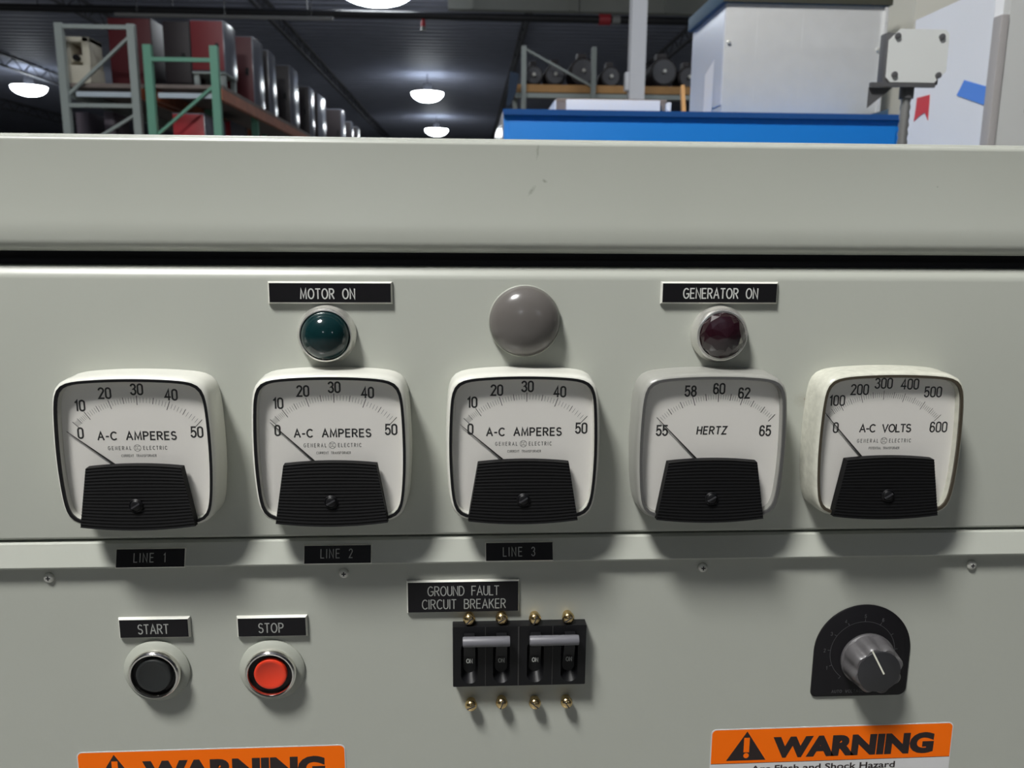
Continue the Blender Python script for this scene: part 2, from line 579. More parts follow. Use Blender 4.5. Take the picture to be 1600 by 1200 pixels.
# ------------------------------------------------------------------ high-bay lamps
def lamp_parts(t):
    mb = MB()
    seg, rings = 32, []
    for k in range(9):
        a = math.radians(90 * k / 8.0)
        r, z = .62 * math.cos(a), -.34 * math.sin(a)
        if k == 8:
            r = .03
        rings.append([mb.bm.verts.new((r * math.cos(2 * math.pi * j / seg), r * math.sin(2 * math.pi * j / seg), z)) for j in range(seg)])
    mb.rings(rings)
    mb.bm.faces.new(rings[-1])
    mb.build('lamp_bowl', m_lamp, t)
    mb = MB()
    mb.bm.faces.new([mb.bm.verts.new((.62 * math.cos(2 * math.pi * j / seg), .62 * math.sin(2 * math.pi * j / seg), .001)) for j in range(seg)])
    mb.build('top_diffuser', m_lamp_top, t)
    mb = MB()
    rings = [[mb.bm.verts.new((r * math.cos(2 * math.pi * j / seg), r * math.sin(2 * math.pi * j / seg), z)) for j in range(seg)]
             for r, z in ((.14, .004), (.17, .02), (.17, .06), (.16, .34), (.05, .36))]
    mb.rings(rings)
    mb.bm.faces.new(rings[0][::-1])
    mb.bm.faces.new(rings[-1])
    mb.build('lamp_housing', m_housing, t)
    MB().tube([(0, 0, .35), (0, 0, ROOF - 6.45 + .02)], .015, 8).build('hanging_rod', m_housing, t)


lamps = [(at(588, 8, 18.6)[0], 18.6, 'round hanging lamp widened for its bloom, cut by the top of the photo'),
         (at(668, 158, 33)[0], 33.0, 'round hanging lamp glowing in the middle of the dark ceiling'),
         (at(682, 205, 45.5)[0], 45.5, 'farthest round hanging lamp, half hidden behind the grey cabinet top'),
         (at(48, 163, 33)[0], 33.0, 'lone round hanging lamp to the left of the grey pallet rack')]
hid = [(-2.0, 5.5), (4.8, 6.6), (-2.0, -2.1), (-2.0, -17), (-17.6, 18.6), (-17.6, 5.5), (10.0, -17), (13, 6), (13, 20)]  # unseen lamps; the one before the column and the right row added for light
lamp0 = empty('high_bay_lamp', (0, 0, 0), lamps[0][2], 'lamp', 'high bay lamps along the ceiling')
lamp_parts(lamp0)
for i, l in enumerate(lamps + [(x, y, 'unseen round hanging lamp outside the view') for x, y in hid]):
    o = lamp0 if i == 0 else copy_tree(lamp0)
    o.scale = (1, 1, 1)
    o.location = (l[0], l[1], 6.45)
    if i == 0:
        o.scale = (1.35, 1.35, 1.0)  # bowl widened, the bloom of the lamp put into its size
    o['label'] = l[2]
    if i >= len(lamps):
        o['group'] = 'high bay lamps behind and beside the camera'
    if l[:2] == (-2.0, -2.1):
        o['label'] = 'brightest round hanging lamp, above and behind the photographer'
        bowl = [c for c in o.children if c.name.startswith('lamp_bowl')][0]
        bowl.data = bowl.data.copy()
        bowl.data.materials[0] = m_lamp_near
        mb = MB()
        rr = [[mb.bm.verts.new((r * math.cos(2 * math.pi * j / 32), r * math.sin(2 * math.pi * j / 32), z)) for j in range(32)]
              for r, z in ((.62, .003), (.66, .003), (.66, .03), (.30, .14), (.165, .15))]
        mb.rings(rr)
        mb.bm.faces.new(rr[0][::-1])
        mb.build('reflector', m_housing, o)

# ------------------------------------------------------------------ pipes under the roof
YP = 17.6
x0, z0 = at(-60, 22, YP)
x1, z1 = at(1470, 30, YP)
pz = (z0 + z1) / 2
t = empty('sprinkler_main', ((x0 + x1) / 2, YP, pz), 'long black sprinkler pipe running across under the ceiling', 'pipe')
xm = (x0 + x1) / 2
MB().tube([(x0 - xm, 0, 0), (x1 - xm, 0, 0)], .075, 14).build('pipe', m_pipe, t)
for px in (945,):
    xx = at(px, 20, YP)[0] - xm
    MB().tube([(xx - .12, 0, 0), (xx + .12, 0, 0)], .11, 14).build('coupling', m_red, t)
    MB().tube([(xx + .16, 0, 0), (xx + .32, 0, 0)], .09, 14).build('coupling', m_greypipe, t)
for px in (60, 270, 480, 905, 1200):
    xx = at(px, 20, YP)[0] - xm
    MB().tube([(xx, 0, .05), (xx, 0, ROOF - pz - .01)], .012, 6).build('hanger', m_pipe, t)
xx = at(661, 20, YP)[0]
h = MB().tube([(0, 0, 0), (0, 0, -.14)], .045, 10, radii=[.035, .05]).build('sprinkler_head', m_redtape, t, loc=(xx - xm, 0, -.07))
MB().tube([(0, 0, -.13), (0, 0, -.22)], .02, 10, radii=[.045, .06]).build('deflector', m_greypipe, h)
ya = 16.8
xa, za = at(180, 26, ya)
xb, zb = at(520, 26, ya)
gp = empty('grey_pipe', ((xa + xb) / 2, ya, (za + zb) / 2), 'thin grey pipe just under the black sprinkler pipe, left', 'pipe')
hl = (xb - xa) / 2
MB().tube([(-hl, 0, 0), (hl, 0, 0)], .035, 10).build('pipe', m_greypipe, gp)
for q in (-.8, 0, .8):
    MB().tube([(q * hl, 0, .03), (q * hl, 0, ROOF - (za + zb) / 2 + .02)], .008, 6).build('hanger', m_pipe, gp)


# ------------------------------------------------------------------ pallet racks, left
def frame(t, w, depth_y, x, y, ztop, zbraces, diags, m, pw, z_from=0.0):
    """an upright frame seen square on: two posts, level braces and slanting braces"""
    for s in (0, 1):
        MB().box(x + s * (w - pw), x + s * (w - pw) + pw, y - .04, y + .04, z_from, ztop).build('post', m, t)
        MB().box(x + s * (w - pw) - .03, x + s * (w - pw) + pw + .03, y - .07, y + .07, 0, .012).build('foot_plate', m, t)
    for z in zbraces:
        MB().box(x + pw, x + w - pw, y - .02, y + .02, z - .022, z + .022).build('brace', m, t)
    for (za_, zb_) in diags:
        MB().bar((x + pw * .6, y + .03, za_), (x + w - pw * .6, y + .03, zb_), .045, .03).build('brace', m, t)


YN = YG = 9.6
xl, ztop = at(86, 36, YG)
xr = at(206, 36, YG)[0] + .03
SHZ = at(215, 129, YG)[1]                         # top of the long shelves
zz = lambda py, y: at(150, py, y)[1]
gr = empty('pallet_rack', ((xl + xr) / 2, YG, 0), 'grey steel pallet rack frame with bright cross beams, far left', 'rack')
gx = (xl + xr) / 2
frame(gr, xr - xl, 0, xl - gx, 0, ztop, [zz(42, YG), zz(165, YG), 1.6, .9], [(zz(150, YG), zz(52, YG)), (zz(240, YG), zz(176, YG))], m_rack_grey, .082)
MB().box(xl - gx, xr - gx, .10, 15.0, SHZ - .045, SHZ).build('deck_boards', m_wood, gr)
MB().box(xl + .14 - gx, xr - .09 - gx, .05, .095, SHZ - .155, SHZ - .10).build('beam', m_beam_pale, gr)
for xq in (xl - gx, xr - gx - .05):
    MB().box(xq, xq + .05, .045, 15.0, SHZ - .17, SHZ - .05).build('beam', m_orange_beam if xq > 0 else m_rack_grey, gr)
for yk in (2.6, 5.2, 7.8, 10.4, 14.9):
    for xq in (xl - gx + .05, xr - gx - .13):
        MB().box(xq, xq + .08, yk, yk + .08, 0, SHZ - .046).build('post', m_rack_grey, gr)

xl, ztop = at(224, 70, YN)
xr, _ = at(340, 70, YN)
gn = empty('pallet_rack', ((xl + xr) / 2, YN, 0), 'green steel pallet rack with a long orange beam running into the distance', 'rack')
nx = (xl + xr) / 2
frame(gn, xr - xl, 0, xl - nx, 0, ztop, [zz(91, YN), 1.7, .8], [(zz(212, YN), zz(128, YN)), (1.7, .8)], m_rack_green, .088)
SHX = xr + .01
LX = xl - nx
MB().box(SHX - .06 - nx, SHX - nx, .05, 15.0, SHZ - .17, SHZ - .045).build('beam', m_orange_beam, gn)
MB().box(LX, SHX - nx, .10, 15.0, SHZ - .04, SHZ).build('deck_boards', m_wood, gn)
MB().box(LX + .11, SHX - .09 - nx, .05, .095, SHZ - .155, SHZ - .10).build('beam', m_beam_pale, gn)
for k in range(1, 6):
    yk = 1.9 + (k - 1) * 3.2
    MB().box(SHX - .15 - nx, SHX - .062 - nx, yk, yk + .08, 0, SHZ - .041).build('post', m_rack_green, gn)
    MB().box(LX + .062, LX + .15, yk, yk + .08, 0, SHZ - .041).build('post', m_rack_green, gn)
MB().box(LX, LX + .06, .05, 15.0, SHZ - .17, SHZ - .045).build('beam', m_orange_beam, gn)
# a low shelf in the green rack that carries the red cabinets
MB().box(LX + .16, SHX - .16 - nx, .08, 3.2, 1.72, 1.78).build('deck_boards', m_wood, gn)

# cream machine on the boards
YM = YG + .38
mx = at(131, 127, YM)[0]
mt = empty('cream_machine', (mx, YM, SHZ), 'cream painted machine standing on the grey rack shelf', 'machine')
k = .86 * (YM + .54) / F_PX
MB().box(-22 * k, 24 * k, -.20, .20, 0, 30 * k, .01).build('base', m_machine, mt)
MB().box(12 * k, 24 * k, -.18, .18, 30 * k, 75 * k, .01).build('column', m_machine, mt)
MB().box(-26 * k, 24 * k, -.18, .18, 66 * k, 75 * k, .01).build('top_arm', m_machine, mt)
MB().box(-16 * k, -8 * k, -.16, .16, 30 * k, 66 * k, .01).build('column', m_machine, mt)
MB().box(-18 * k, 14 * k, -.12, .12, 36 * k, 48 * k, .02).build('head', m_machine, mt)
MB().tube([(2 * k, -.13, 42 * k), (2 * k, -.20, 42 * k)], 5 * k, 14).build('port', m_black, mt)
MB().box(-30 * k, -22 * k, -.12, .12, 10 * k, 28 * k, .01).build('gear_box', m_machine, mt)


def cabinet(name, label, x0, x1, y0, y1, z0, z1, m_front, m_side, group=None, cat='electrical cabinet'):
    t_ = empty(name, ((x0 + x1) / 2, (y0 + y1) / 2, z0), label, cat, group)
    hw, hd, hh = (x1 - x0) / 2, (y1 - y0) / 2, z1 - z0
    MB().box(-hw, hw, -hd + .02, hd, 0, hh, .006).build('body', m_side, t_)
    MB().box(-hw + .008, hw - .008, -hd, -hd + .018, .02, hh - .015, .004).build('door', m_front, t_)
    d = MB().box(hw - .10, hw - .06, -hd - .02, -hd - .001, hh * .45, hh * .55).build('handle', m_black, t_)
    return t_


# tall cabinets on the boards behind the frames
def on_boards(name, label, px0, px1, py, dy, m1, m2):
    y0 = YG + dy
    cabinet(name, label, at(px0, py, y0)[0], at(px1, py, y0)[0], y0, y0 + .62, SHZ, at(px0, py, y0)[1], m1, m2)


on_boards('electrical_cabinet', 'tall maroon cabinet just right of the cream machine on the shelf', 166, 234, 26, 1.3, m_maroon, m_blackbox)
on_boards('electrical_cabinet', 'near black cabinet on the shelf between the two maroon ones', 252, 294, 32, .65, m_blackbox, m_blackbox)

# cabinets along the long shelf, one behind the other
spec = [(10.15, .80, .35, 'widest maroon cabinet on the shelf, nearest behind the green frame', 0.96, m_maroon),
        (11.56, .75, .60, 'second cabinet along the long shelf, dark maroon with a tall grey side', 0.94, m_maroon),
        (12.46, .75, .50, 'third cabinet along the long shelf, black with a narrow grey side', 0.94, m_blackbox),
        (13.96, .75, .70, 'fourth cabinet along the long shelf, black, just left of the shining sides', 1.0, m_blackbox),
        (15.66, .75, .50, 'fifth cabinet along the long shelf, black with a bright patch on its side', 0.93, m_blackbox),
        (16.56, .75, .90, 'sixth cabinet along the long shelf, with a broad shining grey side', 0.95, m_blackbox),
        (19.66, .75, .60, 'seventh cabinet along the long shelf, a wide dark one', 1.05, m_blackbox),
        (21.30, .75, .40, 'eighth cabinet along the long shelf, mostly hidden by the wide dark one', 0.97, m_blackbox),
        (22.50, .75, .40, 'farthest cabinet along the long shelf, where the shelf ends', 0.98, m_blackbox)]
for i, (y0, w, dp, lab, hh, mf) in enumerate(spec):
    if i == 0:
        y0 = 10.25
        xb0, xb1 = at(297, 60, y0)[0], at(349, 60, y0)[0]
        zs_ = at(300, 112, y0)[1]
        cabinet('electrical_cabinet', lab, xb0, xb1, y0, y0 + .55, zs_, at(300, 30, y0)[1], m_maroon_lit, m_greyside)
        st = empty('steel_stand', ((xb0 + xb1) / 2, y0 + .27, SHZ), 'grey stand under the widest maroon cabinet on the shelf', 'stand')
        hw_ = (xb1 - xb0) / 2
        for s_x in (-1, 1):
            for s_y in (-.24, .2):
                MB().box(s_x * (hw_ - .04) - .03, s_x * (hw_ - .04) + .03, s_y, s_y + .05, 0, zs_ - SHZ - .02).build('leg', m_rack_grey, st)
        MB().box(-hw_, hw_, -.27, .27, zs_ - SHZ - .02, zs_ - SHZ).build('top_plate', m_rack_grey, st)
        continue
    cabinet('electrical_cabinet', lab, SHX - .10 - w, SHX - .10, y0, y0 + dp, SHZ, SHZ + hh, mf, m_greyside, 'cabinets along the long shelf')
# mauve uprights standing under the grey rack's shelf
for px0, px1, lab in ((118, 139, 'left one of two mauve cabinets under the grey rack shelf'), (162, 178, 'right one of two mauve cabinets under the grey rack shelf')):
    y0 = 10.6
    cabinet('tall_cabinet', lab, at(px0, 190, y0)[0], at(px1, 190, y0)[0], y0, y0 + .5, 0, at(px0, 175, y0)[1], m_mauve, m_mauve, cat='cabinet')
# red cabinets under the long shelf
for (px0, px1, py, y0, lab) in ((268, 318, 176, 9.95, 'bright red cabinet seen through the green rack, under the shelf'),
                               (347, 360, 188, 11.6, 'narrow bright red cabinet just right of the green post, under the orange beam')):
    xa, zt = at(px0, py, y0)
    xb, _ = at(px1, py, y0)
    if px0 == 347:
        xa = xb - .32
    cabinet('electrical_cabinet', lab, xa, xb, y0, y0 + .9, 1.78, zt, m_red, m_greyside)

# ------------------------------------------------------------------ rack and column, right
YR = 12.2
xl, ztop = at(815, 72, YR)
xr, _ = at(932, 74, YR)
rr = empty('pallet_rack', ((xl + xr) / 2, YR, 0), 'thin grey pallet rack with pine boards, behind the blue cabinet', 'rack')
rx = (xl + xr) / 2
z_r = lambda py: at(870, py, YR)[1]
frame(rr, xr - xl, 0, xl - rx, 0, ztop, [z_r(185), 1.4], [(z_r(76), z_r(134)), (1.4, 2.2)], m_rack_grey, .07)
rb0, rb1 = at(806, 135, YR + .1)[0], at(1190, 135, YR + .1)[0]
DZ = z_r(131)
MB().box(rb0 - rx, rb1 - rx, .08, .16, z_r(143), DZ).build('beam', m_pine, rr)
MB().box(rb0 - rx, rb1 - rx, .16, 1.2, DZ - .05, DZ).build('deck_boards', m_wood, rr)
MB().box(rb0 - rx, rb1 - rx, .06, .12, z_r(152), z_r(145)).build('beam', m_rack_grey, rr)
for xq in (rb0 - rx + .02, rb1 - rx - .1):
    MB().box(xq, xq + .07, 1.2, 1.27, 0, DZ + .3).build('post', m_rack_grey, rr)
MB().box(rb1 - rx - .1, rb1 - rx - .03, .165, .235, 0, DZ - .05).build('post', m_rack_grey, rr)


def motor(label, px, r, ln, dy, extra=None):
    x = at(px, 131, YR + .6)[0]
    t_ = empty('electric_motor', (x, YR + .6 + dy, DZ), label, 'motor', 'dark motors stored on the pine rack')
    mb_ = MB()
    n = 16
    pts, rad = [], []
    for k_ in range(n + 1):
        pts.append((0, -ln / 2 + ln * k_ / n, r + .03))
        rad.append(r * (1.0 if k_ % 2 else .93))
    mb_.tube(pts, r, 20, rad)
    mb_.build('body', m_blackbox, t_)
    MB().tube([(0, -ln / 2 - .01, r + .03), (0, -ln / 2 - .05, r + .03)], r * .8, 18).build('end_cap', m_joist, t_)
    MB().tube([(0, -ln / 2 - .05, r + .03), (0, -ln / 2 - .12, r + .03)], .025, 10).build('shaft', m_steel, t_)
    MB().box(-r * .8, r * .8, -ln * .3, ln * .3, 0, .05).build('foot', m_joist, t_)
    MB().box(-r * .35, r * .35, -.10, .10, r * 2 + .0, r * 2 + .11, .008).build('terminal_box', m_blackbox, t_)
    return t_


for px, r, ln, dy, lab in ((832, .15, .4, 0, 'dark motor beside the left post of the pine rack'),
                           (865, .165, .5, .05, 'dark motor under the slanting brace of the pine rack'),
                           (907, .21, .5, 0, 'largest dark motor, beside the right post of the pine rack'),
                           (952, .16, .4, .1, 'dark motor just left of the white column'),
                           (1030, .22, .5, 0, 'dark motor just right of the white column'),
                           (1072, .17, .4, .1, 'dark motor partly behind the galvanised box')):
    motor(lab, px, r, ln, dy)
YC = 11.2
xl, _ = at(983, 90, YC)
xr, _ = at(1007, 90, YC)
cx = (xl + xr) / 2
ct = empty('building_column', (cx, YC, 0), 'white square steel column rising behind the blue cabinet', 'column')
MB().box(-(xr - xl) / 2, (xr - xl) / 2, -.10, .10, .01, 6.70, .012).build('shaft', m_column, ct)
MB().box(-.2, .2, -.2, .2, 0, .02).build('base_plate', m_column, ct)
k = (YC + .54) / F_PX
zc = at(980, 133, YC)[1]
MB().box(-(xr - xl) / 2 - 6 * k, -(xr - xl) / 2, -.08, .04, zc - .08, zc + .16, .01).build('switch_box', m_column, ct)
xt, zt = at(801, 128, YR - .5)
tp = MB()
pts = [at(797, 112, YR - .5), at(811, 116, YR - .5), at(806, 146, YR - .5), at(796, 166, YR - .5), at(791, 166, YR - .5)]
tpl = [(x, z) for x, z in pts]
tp.loops([(tpl, -(YR - .5) - .03), (tpl, -(YR - .5) + .03)], smooth=False, cap0=True)
tp.box(pts[4][0], pts[4][0] + .03, YR - .5, YR - .47, 0, pts[4][1] + .02)
tag(tp.build('navy_tarp', m_tarp), 'navy tarp hanging at the left end of the pine rack', 'tarp')

# ------------------------------------------------------------------ blue cabinet and what stands on it
YB = 2.0
bx0, bz = at(785, 170, YB)
bx1, bz1 = at(1412, 184, YB)
bz = (bz + bz1) / 2
bt = empty('blue_cabinet', ((bx0 + bx1) / 2, YB + .5, 0), 'wide bright blue cabinet standing behind the grey control cabinet', 'electrical cabinet')
hw = (bx1 - bx0) / 2
MB().box(-hw + .004, hw, -.49, .5, .08, bz, .004).build('body', m_blue, bt)
MB().box(-hw, -hw + .0035, -.488, .49, .09, bz - .003).build('side_panel', m_white_side, bt)['label'] = 'white side panel'
MB().box(-hw + .002, hw, -.505, -.495, bz - .012, bz + .004).build('top_edge', m_blue_edge, bt)
MB().box(-hw + .02, hw - .02, -.50, -.492, .14, bz - .03, .003).build('door', m_blue, bt)
MB().box(-hw, hw, -.47, .47, 0, .08).build('plinth', m_black, bt)
BT = bz + .004
# galvanised box
YX = 2.12
gx0, gz0 = at(1125, 178, YX)
gx1, gz1 = at(1388, 10, YX)
gt = empty('galvanised_box', ((gx0 + gx1) / 2, YX + .19, BT), 'large galvanised metal box on the right of the blue cabinet', 'box')
hw, hh = (gx1 - gx0) / 2, gz1 - BT
MB().box(-hw + .003, hw, -.19, .19, 0.002, hh, .003).build('body', m_galv, gt)
MB().box(-hw, -hw + .0025, -.185, .185, .04, hh - .002).build('side_panel', m_galv_lit, gt)['label'] = 'galvanised side panel, lamp reflection put into its colour'
MB().box(-hw - .014, hw + .008, -.196, .205, hh, hh + .045, .004).build('lid', m_lid, gt)
MB().box(-hw - .01, hw + .008, -.203, -.197, hh + .001, hh + .04).build('lid_edge', m_lidfront, gt)
MB().box(hw - .012, hw, -.198, -.190, 0.002, hh - .004, .002).build('corner_strip', m_galv, gt)
for (fx, fz) in ((-hw + .015, hh * .66), (hw - .022, hh * .62), (hw - .006, hh * .85)):
    MB().lathe([(.006, .19), (.006, .196), (.002, .198)], fx, fz, 12).build('screw', m_steel, gt)
sl = MB()
sl.face([(-hw - .0012, -.10, hh * .56), (-hw - .0012, .0, hh * .47), (-hw - .0012, .0, hh * .02), (-hw - .0012, -.10, hh * .1)])
sl.build('paper_label', m_paper, gt)
g1 = at(1182, 60, YX)[0] - (gx0 + gx1) / 2
g2 = at(1253, 60, YX)[0] - (gx0 + gx1) / 2
stains(m_galv, [(g1, hh * .72, .0012, .085, 0, .9), (g2, hh * .76, .0016, .07, 0, .9), (g1, hh * .2, .001, .05, 0, .5), (g2, hh * .2, .001, .05, 0, .4)], (0.86, 0.87, 0.86))
# slate pad that the box stands on, its corner showing at the right
pd = MB()
xw0, _ = at(1345, 180, YX - .06)
xw1, zw = at(1384, 171, YX - .06)
pd.bm.free(); pd.bm = bmesh.new()
pts = [(xw0 + .0, BT), (xw1 + .004, BT), (xw1 + .004, zw)]
pd.loops([(pts, -(YX - .07)), (pts, -(YX - .01))], smooth=False, cap0=True)
tag(pd.build('slate_wedge', m_lid), 'small slate blue wedge at the right foot of the galvanised box', 'wedge')
# white framed tray lying on the blue cabinet
YT = 2.2
tx0, _ = at(885, 170, YT)
tx1, tz = at(1032, 157, YT)
tt = empty('white_tray', ((tx0 + tx1) / 2, YT + .12, BT), 'low white tray lying on the blue cabinet in front of the column', 'tray')
hw, hh = (tx1 - tx0) / 2, tz - BT
MB().box(-hw, hw, -.12, -.10, 0, hh, .002).build('front_panel', m_paper, tt)
MB().box(-hw - .03, hw + .02, -.10, .16, 0, hh * .9).build('body', m_wood, tt)
MB().box(-hw - .035, -hw - .031, -.10, .16, 0, hh).build('side_panel', m_paper, tt)
MB().box(-hw - .03, hw + .03, -.09, .16, hh * .9, hh * 1.12, .004).build('lid', m_wood, tt)
# yellow strap / block left of the box
xs, _ = at(1072, 170, YX + .1)
tag(MB().bar((xs, YX + .12, BT), (xs + .015, YX + .22, BT + .12), .012, .03).build('yellow_strip', m_pine), 'slim yellow wooden strip leaning beside the galvanised box', 'strip')
xs, zs = at(1046, 166, YX)
tag(MB().box(xs - .006, xs + .006, YX, YX + .03, BT, zs + .012, .003).build('white_block', m_paper), 'tiny white block standing on the blue cabinet right of the tray', 'block')

# ------------------------------------------------------------------ junction box on its conduit
YJ = 1.15
jx0, jz1 = at(1390, 45, YJ)
jx1, jz0 = at(1475, 130, YJ)
jx, jz = (jx0 + jx1) / 2, (jz0 + jz1) / 2
jt = empty('junction_box', (jx, YJ, jz), 'square junction box with a pale cover plate right of the galvanised box', 'junction box')
hw, hh = (jx1 - jx0) / 2, (jz1 - jz0) / 2
c = .022
oct_ = [(-hw + c * .4, -hh), (hw - c, -hh), (hw, -hh + c), (hw, hh - c * .4), (hw - c * .4, hh), (-hw + c, hh), (-hw, hh - c), (-hw, -hh + c * .4)]
MB().loops([(oct_, 0), (oct_, .003)], smooth=False, cap0=True).build('cover_plate', m_jbox, jt)
MB().box(-hw - .004, hw - .012, .001, .028, -hh - .004, hh - .006, .003).build('box_body', m_jbox_dark, jt)
for sx_, sz_ in ((-1, 1), (1, 1), (-1, -1), (1, -1)):
    MB().lathe([(.006, .003), (.006, .007), (.002, .008)], sx_ * (hw - .016), sz_ * (hh - .014), 12).build('screw', m_jbox_dark, jt)
MB().box(-hw - .03, hw - .02, -.004, .004, -hh - .009, -hh - .001).build('bracket', m_jbox_dark, jt)
mb = MB()
mb.bm.faces.new([mb.bm.verts.new(p) for p in ((-hw - .03, .006, -hh - .009), (-hw + .02, .006, -hh - .009), (-hw - .03, .006, -hh - .05))])
mb.build('gusset', m_jbox_dark, jt)
MB().tube([(-.004, .02, -hh - .006), (-.004, .02, -hh - .028)], .014, 16).build('connector', m_jbox_dark, jt)
pts, rad = [], []
n = 200
for k_ in range(n + 1):
    z_ = -hh - .02 - (jz - hh - .02) * k_ / n
    pts.append((-.004, .02, z_))
    rad.append(.0105 if k_ % 2 else .0085)
MB().tube(pts, .01, 14, rad).build('flexible_conduit', m_flex, jt)

# ------------------------------------------------------------------ pale cabinets, right
YW = 1.30
wx, _ = at(1543, 120, YW)
wt = empty('pale_cabinet', (wx + .4, YW, 0), 'tall pale grey cabinet at the right edge of the photo, with taped side', 'electrical cabinet')
fz = at(1543, 27, YW)[1]
yfar = .33
sh = MB()
za = at(1530, 0, YW + .02)[1]
MB().box(-.4, .5, .001, yfar, 0, za + .03).build('body', m_whitecab, wt)
MB().box(-.402, -.384, -.03, .0, 0, fz, .003).build('door_flange', m_flangecab, wt)
MB().box(-.382, .5, -.025, .0, 0, za + .25, .003).build('door', m_whitefront, wt)
xk, zk = at(1599, 175, YW)
MB().lathe([(.016, .026), (.016, .04), (.008, .045)], xk - wx - .4, zk, 20).build('latch', m_black, wt)
YQ = 2.1
q0, _ = at(1429, 20, YQ)
q1, _ = at(1475, 20, YQ)
struct(MB().box(q0, q0 + .9, YQ, YQ + .3, 0, ROOF - .02).build('wall_pier', m_cream))
# tapes on the side of the pale cabinet (its side faces -x)
XS = wx - .0006


def on_side(px, py):
    """point on the cabinet's side plane"""
    d = _fw * F_PX + _rt * (px - 800.0) - _up * (py - 600.0)
    t_ = (XS - CAM.x) / d.x
    return CAM.y + d.y * t_, CAM.z + d.z * t_


def side_tape(name, label, pxs, m, cat='tape'):
    mb_ = MB()
    pts_ = [on_side(*p) for p in pxs]
    a = [mb_.bm.verts.new((XS, y, z)) for y, z in pts_]
    b = [mb_.bm.verts.new((XS - .0008, y, z)) for y, z in pts_]
    mb_.bm.faces.new(a)
    mb_.bm.faces.new(b[::-1])
    for k_ in range(len(a)):
        mb_.bm.faces.new((a[k_], a[(k_ + 1) % len(a)], b[(k_ + 1) % len(a)], b[k_]))
    return mb_


mb = side_tape('x', '', [(1507, 125), (1541, 135), (1540, 165), (1495, 149)], m_bluetape)
y0t = YW + .07 - .0012
xa, za_ = at(1533, 133, y0t); xb, zb_ = at(1548, 137, y0t); xc, zc_ = at(1546, 168, y0t); xd, zd_ = at(1531, 163, y0t)
tag(mb.build('blue_tape', m_bluetape), 'strip of blue masking tape on the pale cabinet near its edge', 'tape')
mb = side_tape('x', '', [(1433, 153), (1453, 148), (1450, 188), (1445, 176), (1437, 181), (1428, 190), (1431, 170)], m_redtape)
tag(mb.build('red_tape', m_redtape), 'torn red tape on the pale cabinet behind the conduit', 'tape')

# ================================================================== the control cabinet in front
X0, X1 = -0.62, 0.66
def zat(py, y=0.0, px=733):
    return at(px, py, y)[1]


z_top = at(780, 214, -.002)[1]
z_b2 = at(780, 226, -.002)[1]
z_step = at(780, 348, -.002)[1]
z_hb0 = at(780, 381, -.002)[1]
z_hb1 = at(780, 396, -.002)[1]
z_d1 = at(780, 418.0, 0)[1]
z_d0 = at(780, 835, 0)[1]
z_s1 = at(780, 839, 0)[1]
z_s0 = at(780, 874, 0)[1]
ct = empty('control_cabinet', (0, 0.3, 0), 'grey enamelled control cabinet with meters filling the foreground', 'control cabinet')
def part(mb_, name, m, **kw):
    return mb_.build(name, m, ct, loc=(0, -.3, 0), **kw)


# top cover: face with a stepped lower lip, a rolled lower edge and a double-bent upper edge
def bend(cx_, cz_, r, a0, a1, n=6):
    return [(cx_ - r * math.cos(math.radians(a0 + (a1 - a0) * i / n)), cz_ + r * math.sin(math.radians(a0 + (a1 - a0) * i / n))) for i in range(n + 1)]


yf = -.003
prof = [(.012, z_hb1)] + bend(.0045, z_hb1 + .0075, .0075, -90, 0, 8)
prof += [(yf, z_step - .0008), (yf + .0005, z_step + .0008)]
yf2 = yf + .0005
prof += bend(yf2 + .003, z_b2 - .0008, .003, 0, 52, 6)
hgt = z_top - z_b2
prof += bend(yf2 + .0135, z_top - .0042, .0042, 38, 90, 6)
prof += [(.20, z_top + .004), (.58, z_top + .0)]
hood = part(MB().profile(prof, X0, X1, 1, smooth=True), 'top_cover', m_hood, sharp=35)
# body behind: sides, back, bottom plinth
mb = MB()
mb.box(X0, X0 + .003, .02, .60, 0.05, z_top - .004)
mb.box(X1 - .003, X1, .02, .60, 0.05, z_top - .004)
mb.box(X0, X1, .597, .60, 0.05, z_top - .004)
part(mb, 'body', m_paint)
part(MB().box(X0 + .01, X1 - .01, .03, .58, 0, .05), 'plinth', m_black)
part(MB().box(X0 + .004, X1 - .004, .022, .025, z_d1 - .03, z_top - .012), 'gap_backing', m_dark)
# meter door
prof = [(.018, z_d1), (.0060, z_d1), (.0050, z_d1 - .0003), (.0042, z_d1 - .0009), (.0012, z_d1 - .0048), (.0004, z_d1 - .0064), (0, z_d1 - .0084)] + [(0, z_d0 + .002)] + bend(.002, z_d0 + .002, .002, 0, -90, 4) + [(.018, z_d0)]
door = part(MB().profile(prof, X0, X1 - .001, 1, smooth=True), 'meter_door', m_door, sharp=35)
part(MB().box(X0 + .004, X1 - .004, .016, .019, z_s1 - .015, z_d0 + .012), 'gap_backing', m_dark)
